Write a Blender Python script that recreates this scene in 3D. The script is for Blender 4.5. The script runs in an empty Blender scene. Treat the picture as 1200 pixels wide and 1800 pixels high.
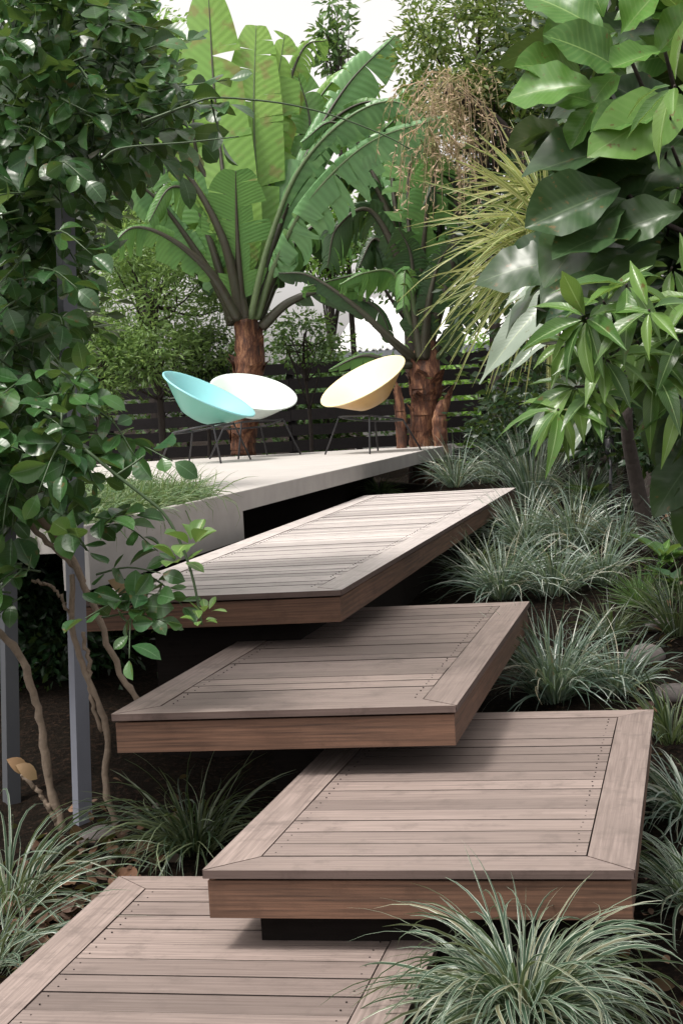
import bpy, math
import numpy as np
from mathutils import Vector, Matrix

sc = bpy.context.scene
R = math.radians
rng = np.random.default_rng(11)

# ------------------------------------------------------------------ camera
F_PX, H = 2800.0, 1.33                       # focal length in 1200x1800 pixels, eye height
PITCH, ROLL, YAW = R(3.75), R(-3.17), R(-12.14)
CF = np.array([math.sin(YAW)*math.cos(PITCH), math.cos(YAW)*math.cos(PITCH), -math.sin(PITCH)])
_r0 = np.array([math.cos(YAW), -math.sin(YAW), 0.0]); _u0 = np.cross(_r0, CF)
CR = _r0*math.cos(ROLL) + _u0*math.sin(ROLL)
CU = -_r0*math.sin(ROLL) + _u0*math.cos(ROLL)
EYE = np.array([0, 0, H])
cam_d = bpy.data.cameras.new('camera'); cam = bpy.data.objects.new('camera', cam_d)
sc.collection.objects.link(cam); sc.camera = cam
cam_d.sensor_fit = 'VERTICAL'; cam_d.sensor_height = 36; cam_d.lens = 36*F_PX/1800
cam_d.clip_start = 0.05; cam_d.clip_end = 1000
cam.matrix_world = Matrix([[CR[0], CU[0], -CF[0], 0], [CR[1], CU[1], -CF[1], 0],
                           [CR[2], CU[2], -CF[2], H], [0, 0, 0, 1]])

def D(px, py, d):
    """world point seen at reference pixel (px, py), d metres deep"""
    return EYE + d*(CF + CR*(px-600)/F_PX - CU*(py-900)/F_PX)
def W(px, py, z):
    v = CF + CR*(px-600)/F_PX - CU*(py-900)/F_PX
    return EYE + v*(z-H)/v[2]

# ------------------------------------------------------------------ light
SUN_EL, SUN_ROT = R(64), R(-135)
w = bpy.data.worlds.new('World'); sc.world = w; w.use_nodes = True
nt = w.node_tree; nt.nodes.clear()
sky = nt.nodes.new('ShaderNodeTexSky'); sky.sky_type = 'NISHITA'; sky.sun_disc = False
sky.sun_elevation = SUN_EL; sky.sun_rotation = SUN_ROT; sky.dust_density = 4; sky.air_density = 1.0
hs = nt.nodes.new('ShaderNodeHueSaturation'); hs.inputs['Saturation'].default_value = 0.05
bg = nt.nodes.new('ShaderNodeBackground'); bg.inputs[1].default_value = 0.15
ou = nt.nodes.new('ShaderNodeOutputWorld')
nt.links.new(sky.outputs[0], hs.inputs['Color']); wm = nt.nodes.new('ShaderNodeMix'); wm.data_type = 'RGBA'; wm.blend_type = 'MULTIPLY'; wm.inputs[0].default_value = 1; wm.inputs[7].default_value = (1, .955, .925, 1)
nt.links.new(hs.outputs[0], wm.inputs[6]); nt.links.new(wm.outputs[2], bg.inputs[0]); nt.links.new(bg.outputs[0], ou.inputs[0])
sd = bpy.data.lights.new('sun', 'SUN'); sun = bpy.data.objects.new('sun', sd); sc.collection.objects.link(sun)
sd.energy = 1.5; sd.angle = R(10); sd.color = (1.0, 0.95, 0.88)
sdir = Vector((math.sin(SUN_ROT)*math.cos(SUN_EL), math.cos(SUN_ROT)*math.cos(SUN_EL), math.sin(SUN_EL)))
sun.rotation_euler = sdir.to_track_quat('Z', 'Y').to_euler()
sc.view_settings.view_transform = 'Standard'; sc.view_settings.look = 'None'
sc.view_settings.exposure = 0.95; sc.view_settings.gamma = 1; sc.view_settings.use_curve_mapping = False
sc.render.engine = 'CYCLES'
sc.cycles.max_bounces = 6; sc.cycles.diffuse_bounces = 3; sc.cycles.glossy_bounces = 2
sc.cycles.transmission_bounces = 3; sc.cycles.use_denoising = True

# ------------------------------------------------------------------ materials
def newmat(name):
    m = bpy.data.materials.new(name); m.use_nodes = True; n = m.node_tree.nodes; n.clear()
    return m, n, m.node_tree.links
def rgba(c): return (c[0], c[1], c[2], 1)
def mixc(n, l, fac, a, b, mode='MIX'):
    x = n.new('ShaderNodeMix'); x.data_type = 'RGBA'; x.blend_type = mode
    for i, v in ((0, fac), (6, a), (7, b)):
        if hasattr(v, 'is_linked') or hasattr(v, 'links'): l.new(v, x.inputs[i])
        elif i == 0: x.inputs[0].default_value = v
        else: x.inputs[i].default_value = rgba(v)
    return x.outputs[2]
def math_(n, l, op, a, b=None, clamp=False):
    x = n.new('ShaderNodeMath'); x.operation = op; x.use_clamp = clamp
    for i, v in ((0, a), (1, b)):
        if v is None: continue
        if isinstance(v, (int, float)): x.inputs[i].default_value = v
        else: l.new(v, x.inputs[i])
    return x.outputs[0]
def noise(n, l, scale, detail=3, vec=None, rough=.55):
    x = n.new('ShaderNodeTexNoise'); x.inputs['Scale'].default_value = scale
    x.inputs['Detail'].default_value = detail; x.inputs['Roughness'].default_value = rough
    if vec is not None: l.new(vec, x.inputs['Vector'])
    return x.outputs[0]
def ramp(n, l, fac, stops):
    x = n.new('ShaderNodeValToRGB'); l.new(fac, x.inputs[0]); e = x.color_ramp.elements
    while len(e) < len(stops): e.new(.5)
    for k, (p, c) in zip(e, stops): k.position = p; k.color = rgba(c)
    return x.outputs[0]
def gpos(n): return n.new('ShaderNodeNewGeometry').outputs['Position']
def bump(n, l, h, strength, dist=.01):
    b = n.new('ShaderNodeBump'); b.inputs['Strength'].default_value = strength; b.inputs['Distance'].default_value = dist
    l.new(h, b.inputs['Height']); return b.outputs[0]
def finish(n, l, col, rough=.6, normal=None, transl=0.0, tcol=None, spec=.5, metal=0):
    p = n.new('ShaderNodeBsdfPrincipled')
    if isinstance(col, tuple): p.inputs['Base Color'].default_value = rgba(col)
    else: l.new(col, p.inputs['Base Color'])
    if isinstance(rough, float): p.inputs['Roughness'].default_value = rough
    else: l.new(rough, p.inputs['Roughness'])
    p.inputs['Specular IOR Level'].default_value = spec; p.inputs['Metallic'].default_value = metal
    if normal is not None: l.new(normal, p.inputs['Normal'])
    o = n.new('ShaderNodeOutputMaterial'); s = p.outputs[0]
    if transl > 0:
        t = n.new('ShaderNodeBsdfTranslucent')
        l.new(tcol if tcol is not None else col, t.inputs[0])
        mx = n.new('ShaderNodeMixShader'); mx.inputs[0].default_value = transl
        l.new(s, mx.inputs[1]); l.new(t.outputs[0], mx.inputs[2]); s = mx.outputs[0]
    l.new(s, o.inputs[0])

def leafmat(name, cols, rough=.4, transl=.3, vein=None, veinw=.03, lateral=0, latk=1.2, edge=None, edgew=.1, blotch=None, spec=.5, lb=.3):
    """cols: list of colours picked per leaf; UV x runs across the leaf, y along it"""
    m, n, l = newmat(name)
    g = n.new('ShaderNodeNewGeometry'); rnd = g.outputs['Random Per Island']
    k = len(cols)
    col = ramp(n, l, rnd, [(i/(max(1, k-1)), c) for i, c in enumerate(cols)])
    nz = noise(n, l, 9, 3, g.outputs['Position'])
    col = mixc(n, l, math_(n, l, 'MULTIPLY', nz, .5), col, tuple(c*.45 for c in cols[0]))
    uv = n.new('ShaderNodeUVMap'); sp = n.new('ShaderNodeSeparateXYZ'); l.new(uv.outputs[0], sp.inputs[0])
    ax = math_(n, l, 'ABSOLUTE', math_(n, l, 'SUBTRACT', sp.outputs[0], .5))
    nrm = None
    if lateral:
        ph = math_(n, l, 'SUBTRACT', math_(n, l, 'MULTIPLY', sp.outputs[1], float(lateral)), math_(n, l, 'MULTIPLY', ax, float(lateral)*latk/6))
        s = math_(n, l, 'SINE', math_(n, l, 'MULTIPLY', ph, 6.283))
        s2 = math_(n, l, 'POWER', math_(n, l, 'ABSOLUTE', s), 6.0) if vein else s
        if vein: col = mixc(n, l, math_(n, l, 'MULTIPLY', s2, lb), col, vein)
        else: col = mixc(n, l, math_(n, l, 'MULTIPLY', math_(n, l, 'ADD', s, 1.0), .14), col, tuple(c*.4 for c in cols[0]))
        nrm = bump(n, l, s, .05 if vein else .22, .004)
    if vein: col = mixc(n, l, math_(n, l, 'LESS_THAN', ax, veinw), col, vein)
    if edge: col = mixc(n, l, math_(n, l, 'GREATER_THAN', ax, .5-edgew), col, edge)
    if blotch:
        nb = noise(n, l, 5, 4, g.outputs['Position'])
        fac = math_(n, l, 'MULTIPLY', math_(n, l, 'SUBTRACT', nb, .56), 9.0, True)
        col = mixc(n, l, fac, col, blotch)
    if vein and lateral:
        ns = noise(n, l, 26, 4, g.outputs['Position'], .6)
        col = mixc(n, l, math_(n, l, 'MULTIPLY', math_(n, l, 'SUBTRACT', ns, .63), 12.0, True), col, (.13, .085, .03))
    tc = mixc(n, l, .35, col, (.35, .5, .08), 'MIX')
    finish(n, l, col, rough, nrm, transl, tc, spec)
    return m

def woodmat(name, base, dark, grain=1.0, rough=.62, spec=.35):
    m, n, l = newmat(name)
    g = n.new('ShaderNodeNewGeometry'); tc = n.new('ShaderNodeUVMap')
    mp = n.new('ShaderNodeMapping'); l.new(tc.outputs[0], mp.inputs[0]); mp.inputs['Scale'].default_value = (2.6, 95, 1)
    off = n.new('ShaderNodeCombineXYZ'); l.new(math_(n, l, 'MULTIPLY', g.outputs['Random Per Island'], 37.0), off.inputs[0]); l.new(math_(n, l, 'MULTIPLY', g.outputs['Random Per Island'], 91.0), off.inputs[1])
    l.new(off.outputs[0], mp.inputs['Location'])
    gr = noise(n, l, 1.0, 6, mp.outputs[0], .65)
    st = noise(n, l, 3.0, 4, g.outputs['Position'])
    c = ramp(n, l, g.outputs['Random Per Island'], [(0, tuple(x*.62 for x in base)), (.35, tuple(x*.9 for x in base)), (.7, base), (1, tuple(min(1, x*1.25) for x in base))])
    c = mixc(n, l, math_(n, l, 'MULTIPLY', math_(n, l, 'SUBTRACT', gr, .35), 1.6*grain, True), c, dark)
    c = mixc(n, l, math_(n, l, 'MULTIPLY', math_(n, l, 'SUBTRACT', st, .5), 2.0, True), c, tuple(x*.62 for x in base))
    st2 = noise(n, l, 11.0, 5, g.outputs['Position'], .7)
    c = mixc(n, l, math_(n, l, 'MULTIPLY', math_(n, l, 'SUBTRACT', st2, .52), 3.2, True), c, tuple(x*.42 for x in base))
    finish(n, l, c, rough, bump(n, l, gr, .35, .003), spec=spec)
    return m

M = {}
M['deck'] = woodmat('weathered_timber', (.265, .212, .19), (.07, .052, .045), 1.2)
M['deck_pale'] = woodmat('pale_timber', (.53, .485, .465), (.24, .205, .195), 1.0)  # paler timber for the topmost platform
M['fascia'] = woodmat('stained_timber', (.165, .088, .056), (.025, .015, .011), 1.6, .7)
M['fascia_dark'] = woodmat('shade_black_timber', (.016, .013, .012), (.008, .007, .006), 1, .9, .06)  # near-black, putting the deep shade under the platforms into the colour
M['border_edge'] = woodmat('worn_board_end', (.13, .095, .085), (.05, .035, .03), 1, .8, .15)
M['board_edge'] = woodmat('board_gap_shade', (.05, .04, .038), (.02, .015, .014), 1, .9, .1)  # shade in the board gaps put into the side colour; screws share it
M['slat'] = woodmat('dark_fence_timber', (.016, .014, .015), (.007, .006, .006), 1, .8, .12)
def simple(name, c, rough=.6, var=.3, scale=8, metal=0, b=.2, spec=.5, dark=None):
    m, n, l = newmat(name); p = gpos(n); nz = noise(n, l, scale, 5, p)
    col = mixc(n, l, math_(n, l, 'MULTIPLY', nz, var*1.6, True), c, dark or tuple(x*.5 for x in c))
    finish(n, l, col, rough, bump(n, l, nz, b, .01), spec=spec, metal=metal); M[name] = m; return m
simple('concrete', (.39, .375, .36), .8, .45, 5, b=.1)
simple('concrete_top', (.47, .445, .42), .8, .3, 4, b=.1)
simple('post_paint', (.16, .17, .205), .6, .4, 6)
simple('post_dark', (.07, .075, .085), .6, .4, 6)
simple('bark_brown', (.25, .19, .14), .8, .7, 40, b=.8)
simple('bark_dark', (.055, .042, .036), .85, .6, 30, b=.8)
simple('stem_green', (.05, .09, .035), .5, .4, 30)
simple('metal_dark', (.03, .03, .035), .4, .2, 30)
simple('rock', (.16, .14, .135), .85, .6, 14, b=.8)
simple('petiole', (.045, .055, .03), .5, .6, 14, dark=(.03, .015, .012))
simple('petiole_light', (.11, .17, .07), .5, .5, 14, dark=(.05, .06, .03))
simple('shell_teal', (.26, .60, .63), .35, .08, 6, b=.0)
simple('shell_teal_out', (.16, .46, .38), .4, .1, 6, b=.0)
simple('shell_white', (.74, .84, .80), .35, .05, 6, b=.0)
simple('shell_cream', (.86, .74, .44), .35, .05, 6, b=.0)
simple('shell_cream_out', (.66, .42, .17), .4, .08, 6, b=.0)
simple('roof_metal', (.80, .80, .80), .5, .1, 2)
simple('wall_paint', (.35, .34, .33), .7, .2, 2)
simple('gutter_grey', (.25, .27, .30), .5, .2, 5)
# banana sheath: dry orange brown fibres
m, n, l = newmat('sheath'); p = gpos(n); mp = n.new('ShaderNodeMapping'); l.new(p, mp.inputs[0]); mp.inputs['Scale'].default_value = (9, 9, 2.2)
nz = noise(n, l, 2.2, 6, mp.outputs[0], .7)
col = ramp(n, l, nz, [(.32, (.012, .007, .005)), (.50, (.10, .035, .016)), (.62, (.27, .13, .065)), (.78, (.42, .30, .2))])
finish(n, l, col, .7, bump(n, l, nz, .9, .03)); M['sheath'] = m
# soil
m, n, l = newmat('soil'); p = gpos(n); a = noise(n, l, 3, 6, p); b_ = noise(n, l, 45, 6, p, .7)
col = ramp(n, l, b_, [(.3, (.004, .0035, .003)), (.5, (.010, .007, .006)), (.66, (.06, .035, .024)), (.8, (.14, .09, .06))])
col = mixc(n, l, math_(n, l, 'MULTIPLY', a, .8), col, (.015, .013, .009))
finish(n, l, col, .95, bump(n, l, b_, 1.0, .04), spec=.05); M['soil'] = m
M['litter'] = leafmat('litter', [(.05, .025, .018), (.16, .07, .03), (.08, .05, .035), (.22, .12, .065), (.03, .02, .015)], .7, .1)
M['vine'] = leafmat('vine_leaf', [(.018, .062, .018), (.04, .12, .03), (.028, .088, .028), (.075, .18, .045), (.03, .10, .04)], .30, .25, vein=(.10, .19, .09), veinw=.022, lateral=6, lb=.12, spec=.5)
M['vine_bright'] = leafmat('vine_leaf_bright', [(.13, .24, .05), (.09, .19, .05), (.16, .27, .08)], .35, .3, vein=(.3, .4, .15), veinw=.03)
M['fine'] = leafmat('fine_leaf', [(.05, .12, .04), (.14, .26, .08), (.08, .17, .06), (.20, .34, .12)], .4, .35)
M['fine_bright'] = leafmat('bright_leaf', [(.10, .19, .06), (.24, .38, .12), (.15, .26, .08), (.32, .46, .16)], .4, .45)
M['fine_pale'] = leafmat('pale_leaf', [(0.173, 0.353, 0.065), (0.293, 0.514, 0.097), (0.120, 0.273, 0.054)], .45, .45)
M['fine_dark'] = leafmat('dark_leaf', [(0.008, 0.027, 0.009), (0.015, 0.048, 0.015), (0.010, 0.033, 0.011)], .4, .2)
M['fine_warm'] = leafmat('warm_leaf', [(0.060, 0.120, 0.027), (0.144, 0.228, 0.054), (0.239, 0.267, 0.081), (0.072, 0.147, 0.045)], .45, .4)
M['magnolia'] = leafmat('broad_leaf', [(0.057, 0.146, 0.037), (0.120, 0.275, 0.052), (0.088, 0.206, 0.052), (0.176, 0.343, 0.073)], .33, .3, vein=(.20, .32, .10), veinw=.014, lateral=7, latk=2.2, lb=.22, spec=.35)
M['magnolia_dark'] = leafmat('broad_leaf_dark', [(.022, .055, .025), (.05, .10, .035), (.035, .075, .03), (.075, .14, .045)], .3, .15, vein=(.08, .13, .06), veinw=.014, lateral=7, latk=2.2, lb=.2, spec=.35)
M['lance'] = leafmat('lance_leaf', [(.05, .13, .03), (.12, .25, .05), (.19, .33, .07), (.04, .10, .03), (.08, .18, .04)], .28, .3, vein=(.26, .38, .16), veinw=.03, lateral=12, latk=2, lb=.12, spec=.4)
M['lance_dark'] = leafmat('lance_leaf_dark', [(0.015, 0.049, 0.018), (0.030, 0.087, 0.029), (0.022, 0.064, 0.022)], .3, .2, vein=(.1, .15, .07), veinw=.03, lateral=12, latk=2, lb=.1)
M['ginger'] = leafmat('ginger_leaf', [(0.250, 0.325, 0.250), (0.325, 0.400, 0.325)], .3, .25, vein=(.4, .48, .33), veinw=.02, lateral=26, latk=2, lb=.15, spec=.7)
M['banana'] = leafmat('banana_leaf', [(0.101, 0.253, 0.065), (0.168, 0.354, 0.087), (0.126, 0.304, 0.087)], .38, .35, lateral=40, latk=.6)
M['banana_light'] = leafmat('banana_leaf_light', [(0.268, 0.507, 0.106), (0.361, 0.600, 0.130), (0.220, 0.454, 0.106)], .4, .45, lateral=40, latk=.6, blotch=(.26, .28, .09))
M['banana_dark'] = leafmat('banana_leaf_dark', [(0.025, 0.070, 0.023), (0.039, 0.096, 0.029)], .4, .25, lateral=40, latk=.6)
M['banana_blue'] = leafmat('banana_leaf_blue', [(0.167, 0.364, 0.146), (0.228, 0.446, 0.190)], .33, .35, lateral=40, latk=.6)
M['dry_banana'] = leafmat('dry_banana_leaf', [(.30, .26, .10), (.20, .26, .09)], .6, .35, lateral=40, latk=.6, blotch=(.28, .12, .06))
M['dry_leaf'] = leafmat('dry_leaf', [(.22, .12, .06), (.36, .24, .13), (.14, .09, .05)], .7, .2)
M['tuss'] = leafmat('tussock_blade', [(.04, .075, .055), (.10, .17, .125), (.30, .38, .32), (.06, .11, .08), (.15, .22, .18), (.55, .60, .52), (.30, .24, .14)], .32, .25, spec=.8)
M['tuss_var'] = leafmat('variegated_blade', [(.02, .055, .034), (.045, .095, .055), (.03, .07, .042), (.07, .12, .075), (.22, .19, .11)], .35, .2, edge=(.40, .46, .35), edgew=.11, spec=.6)
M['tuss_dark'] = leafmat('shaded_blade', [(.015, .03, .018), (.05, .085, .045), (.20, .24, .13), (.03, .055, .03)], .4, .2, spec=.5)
M['turf'] = leafmat('bed_grass', [(.06, .13, .05), (.13, .24, .09), (.20, .27, .12), (.09, .18, .07), (.30, .33, .20)], .45, .3)
M['yucca'] = leafmat('striped_blade', [(.12, .20, .06), (.26, .34, .10), (.50, .48, .18), (.18, .26, .09)], .4, .4, edge=(.62, .60, .30), edgew=.13)
M['plume'] = leafmat('dry_plume', [(.62, .42, .28), (.72, .56, .42), (.50, .38, .24), (.40, .42, .20)], .7, .4)

# ------------------------------------------------------------------ mesh helpers
class MB:
    def __init__(s): s.V = []; s.F = []; s.U = []; s.n = 0; s.mi = []
    def add(s, V, F, U=None, mi=0):
        V = np.asarray(V, float); F = np.asarray(F, int)
        s.V.append(V); s.F.append(F + s.n); s.n += len(V)
        s.U.append(np.zeros((len(V), 2)) if U is None else np.asarray(U, float)); s.mi.append(np.full(len(F), mi))
        return s
    def build(s, name, mats, parent=None, smooth=True):
        V = np.concatenate(s.V); U = np.concatenate(s.U)
        me = bpy.data.meshes.new(name)
        loops = np.concatenate([f.ravel() for f in s.F]); tot = np.concatenate([np.full(len(f), f.shape[1]) for f in s.F])
        me.vertices.add(len(V)); me.vertices.foreach_set('co', V.ravel())
        me.loops.add(len(loops)); me.loops.foreach_set('vertex_index', loops.astype(np.int32))
        me.polygons.add(len(tot)); st = np.concatenate([[0], np.cumsum(tot)[:-1]])
        me.polygons.foreach_set('loop_start', st.astype(np.int32)); me.polygons.foreach_set('loop_total', tot.astype(np.int32))
        me.polygons.foreach_set('use_smooth', np.full(len(tot), smooth))
        me.polygons.foreach_set('material_index', np.concatenate(s.mi).astype(np.int32))
        uvl = me.uv_layers.new(name='UVMap'); uvl.data.foreach_set('uv', U[loops].ravel())
        me.update(calc_edges=True)
        for mm in (mats if isinstance(mats, (list, tuple)) else [mats]): me.materials.append(mm)
        o = bpy.data.objects.new(name, me); sc.collection.objects.link(o)
        if parent is not None:
            o.parent = parent; o.matrix_parent_inverse = Matrix.Identity(4)
            off = parent_world(parent)
            me.transform(Matrix.Translation(-off))
        return o
def parent_world(o):
    v = Vector(o.location)
    while o.parent: o = o.parent; v += Vector(o.location)
    return v
def tag(o, label=None, cat=None, group=None, kind=None):
    if label: o['label'] = label
    if cat: o['category'] = cat
    if group: o['group'] = group
    if kind: o['kind'] = kind
    return o
def thing(name, loc, label, cat, group=None):
    o = bpy.data.objects.new(name, None); o.empty_display_size = .1; sc.collection.objects.link(o)
    o.location = Vector(loc); return tag(o, label, cat, group)
def norm(v):
    v = np.asarray(v, float); return v/np.maximum(np.linalg.norm(v, axis=-1, keepdims=True), 1e-9)
def smooth_path(P, n):
    """Catmull-Rom through P"""
    P = np.asarray(P, float); Q = np.vstack([2*P[0]-P[1], P, 2*P[-1]-P[-2]]); m_ = len(P)-1
    out = []
    for t in np.linspace(0, m_, n):
        i = min(int(t), m_-1); u = t-i; a, b, c, d = Q[i:i+4]
        out.append(.5*((2*b)+(-a+c)*u+(2*a-5*b+4*c-d)*u*u+(-a+3*b-3*c+d)*u**3))
    return np.array(out)
def tube(mb, P, r, k=8, mi=0, jitter=0):
    P = np.asarray(P, float); N = len(P); r = np.broadcast_to(np.interp(np.linspace(0, 1, N), np.linspace(0, 1, len(np.atleast_1d(r))), np.atleast_1d(r)), N).copy()
    if jitter: r *= 1+rng.normal(0, jitter, N)
    T = norm(np.gradient(P, axis=0)); ref = np.array([.31, .12, .94]) if abs(T[0][2]) < .9 else np.array([1., 0, 0])
    a = norm(np.cross(T, ref)); b = np.cross(T, a)
    th = np.linspace(0, 2*np.pi, k, endpoint=False)
    V = P[:, None]+r[:, None, None]*(np.cos(th)[None, :, None]*a[:, None]+np.sin(th)[None, :, None]*b[:, None])
    i, j = np.meshgrid(np.arange(N-1), np.arange(k), indexing='ij'); j2 = (j+1) % k
    F = np.stack([i*k+j, i*k+j2, (i+1)*k+j2, (i+1)*k+j], -1).reshape(-1, 4)
    U = np.stack(np.broadcast_arrays((th/6.28)[None, :], np.linspace(0, 1, N)[:, None]), -1).reshape(-1, 2)
    Vf = V.reshape(-1, 3); c0 = len(Vf); Vf = np.vstack([Vf, P[:1], P[-1:]]); U = np.vstack([U, [[.5, 0], [.5, 1]]])
    mb.add(Vf, F, U, mi)
    base = mb.n-len(Vf)
    ca = [[c0, (q+1) % k, q] for q in range(k)]+[[c0+1, (N-1)*k+q, (N-1)*k+(q+1) % k] for q in range(k)]
    mb.F.append(np.array(ca)+base); mb.mi.append(np.full(len(ca), mi))
def prism(mb, poly, z0, z1, mi=0, uvdir=None, side=None):
    """horizontal polygon (counter-clockwise xy) extruded z0..z1; UVs in metres along uvdir"""
    poly = np.asarray(poly, float)[:, :2]; k = len(poly)
    a = np.sum(poly[:, 0]*np.roll(poly[:, 1], -1)-np.roll(poly[:, 0], -1)*poly[:, 1])
    if a < 0: poly = poly[::-1]
    V = np.vstack([np.c_[poly, np.full(k, z0)], np.c_[poly, np.full(k, z1)]])
    d = norm(uvdir if uvdir is not None else poly[1]-poly[0]); e = np.array([-d[1], d[0]])
    U = np.c_[V[:, :2]@d, V[:, :2]@e+V[:, 2]]
    base = mb.n; mb.add(V, np.array([[i, (i+1) % k, k+(i+1) % k, k+i] for i in range(k)]), U, mi if side is None else side)
    if k == 4:
        mb.F.append(np.array([[3, 2, 1, 0], [4, 5, 6, 7]])+base); mb.mi.append(np.full(2, mi))
    else:
        mb.F.append(np.array([list(range(k-1, -1, -1)), list(range(k, 2*k))])+base); mb.mi.append(np.full(2, mi))
def box(mb, c, size, mi=0, rz=0):
    c = np.asarray(c, float); hx, hy, hz = np.asarray(size)/2; q = np.array([[-hx, -hy], [hx, -hy], [hx, hy], [-hx, hy]])
    ca, sa = math.cos(rz), math.sin(rz); q = q@np.array([[ca, sa], [-sa, ca]])
    prism(mb, q+c[:2], c[2]-hz, c[2]+hz, mi)

def leaf_tpl(nl=5, nw=2, prof=None, width=.5, fold=.15, droop=.2, wave=0, stalk=0.0):
    """unit-length leaf along +Y, face +Z. nw = quads per half"""
    t = np.linspace(0, 1, nl+1); x = np.linspace(-1, 1, 2*nw+1)
    pw = prof(t)*width/2; pw[0] = max(pw[0], .004); pw[-1] = max(pw[-1], .004)
    Y = stalk+t*(1-stalk)
    V = np.zeros((nl+1, 2*nw+1, 3)); V[..., 0] = pw[:, None]*x[None]; V[..., 1] = Y[:, None]
    V[..., 2] = np.abs(V[..., 0])*fold*2 - droop*(Y**2)[:, None]
    if wave: V[..., 2] += wave*np.sin(t*19)[:, None]*np.abs(x)[None]*np.sign(x+.01)[None]
    i, j = np.meshgrid(np.arange(nl), np.arange(2*nw), indexing='ij'); k = 2*nw+1
    F = np.stack([i*k+j, i*k+j+1, (i+1)*k+j+1, (i+1)*k+j], -1).reshape(-1, 4)
    U = np.stack(np.broadcast_arrays(((x+1)/2)[None], t[:, None]), -1).reshape(-1, 2)
    return V.reshape(-1, 3), F, U
ovate = lambda t: np.sin(np.pi*np.clip(t, 0, 1)**.75)**.8
obov = lambda t: np.sin(np.pi*np.clip(t, 0, 1)**1.25)**.7
lance = lambda t: np.sin(np.pi*np.clip(t, 0, 1)**.85)**1.15
def frames(dirs, nrm):
    dirs = np.atleast_2d(dirs); nrm = np.atleast_2d(nrm); dirs, nrm = np.broadcast_arrays(dirs, nrm)
    y = norm(dirs); x = norm(np.cross(y, nrm)); z = np.cross(x, y); return np.stack([x, y, z], -1)
def scatter(mb, tpl, pos, dirs, nrm, size, mi=0, wscale=None):
    V, F, U = tpl; pos = np.atleast_2d(pos); n_ = len(pos); A = frames(dirs, nrm)
    VV = np.repeat(V[None], n_, 0)*np.broadcast_to(np.asarray(size, float), n_)[:, None, None]
    if wscale is not None: VV[..., 0] *= wscale[:, None]
    O = np.einsum('nij,nvj->nvi', A, VV)+pos[:, None]
    FF = (F[None]+(np.arange(n_)*len(V))[:, None, None]).reshape(-1, F.shape[1])
    mb.add(O.reshape(-1, 3), FF, np.tile(U, (n_, 1)), mi)
def rdir(n_, up=0.0, bias=None, s=1.0):
    v = rng.normal(0, s, (n_, 3)); v[:, 2] += up
    if bias is not None: v += bias
    return norm(v)

FINE = leaf_tpl(2, 1, ovate, .42, .15, .15)
FINE_L = leaf_tpl(2, 1, lance, .28, .15, .25)
VINE = [leaf_tpl(6, 2, obov, .72, f, d, w_) for f, d, w_ in ((.22, .25, .02), (.05, .5, .03), (.35, .1, .015), (.12, -.15, .03))]
MAG = [leaf_tpl(12, 3, obov, .56, f, d, .035) for f, d in ((.2, .25), (.08, .5), (.32, .05))]
LAN = [leaf_tpl(8, 2, lance, .27, f, d, .012) for f, d in ((.3, .3), (.15, .55), (.35, .12))]

def blades(mb, c, n_, L, wd, spread=.5, e0=(50, 88), bend=(30, 110), base_r=.05, segs=7, az=None, mi=0, gzf=None):
    """arching strap leaves from a crown at c"""
    c = np.asarray(c, float)
    a = rng.uniform(0, 2*np.pi, n_) if az is None else rng.uniform(az[0], az[1], n_)
    ln = L*rng.uniform(.5, 1.0, n_)**.8; e = np.radians(rng.uniform(*e0, n_)); bd = np.radians(rng.uniform(*bend, n_))
    t = np.linspace(0, 1, segs+1); el = e[:, None]-bd[:, None]*t[None]**1.3
    ds = ln[:, None]/segs; hr = np.cumsum(np.cos(el)*ds, 1)-np.cos(el[:, :1])*ds; hz = np.cumsum(np.sin(el)*ds, 1)-np.sin(el[:, :1])*ds
    tw = rng.normal(0, .25, n_)[:, None]*t[None]**1.5; aa = a[:, None]+tw
    b0 = np.c_[np.cos(a), np.sin(a)]*rng.uniform(0, base_r, n_)[:, None]
    P = np.zeros((n_, segs+1, 3)); P[..., 0] = c[0]+b0[:, :1]+hr*np.cos(aa); P[..., 1] = c[1]+b0[:, 1:]+hr*np.sin(aa); P[..., 2] = c[2]+hz
    if gzf is not None: P[..., 2] = np.maximum(P[..., 2], gzf(P[..., 0], P[..., 1])+.012)
    side = np.stack([-np.sin(aa), np.cos(aa), np.zeros_like(aa)], -1)
    roll = rng.normal(0, .6, n_)[:, None]+rng.normal(0, .8, n_)[:, None]*t[None]
    T = norm(np.gradient(P, axis=1)); nn = np.cross(side, T)
    side = side*np.cos(roll)[..., None]+nn*np.sin(roll)[..., None]; nn = np.cross(side, T)
    wt = (wd*rng.uniform(.45, 1.15, n_))[:, None]*np.clip(1.15-t[None]**2.2, 0.03, 1)*np.clip(.45+t*3, 0, 1)[None]; wt[:, -1] = .0004
    V = np.stack([P-side*wt[..., None]/2+nn*wt[..., None]*.18, P, P+side*wt[..., None]/2+nn*wt[..., None]*.18], 2)
    k = (segs+1)*3; i, j = np.meshgrid(np.arange(segs), np.arange(2), indexing='ij')
    F = np.stack([i*3+j, i*3+j+1, (i+1)*3+j+1, (i+1)*3+j], -1).reshape(-1, 4)
    FF = (F[None]+(np.arange(n_)*k)[:, None, None]).reshape(-1, 4)
    U = np.zeros((n_, segs+1, 3, 2)); U[..., 0] = np.array([0, .5, 1]); U[..., 1] = t[None, :, None]
    mb.add(V.reshape(-1, 3), FF, U.reshape(-1, 2), mi)

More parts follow.
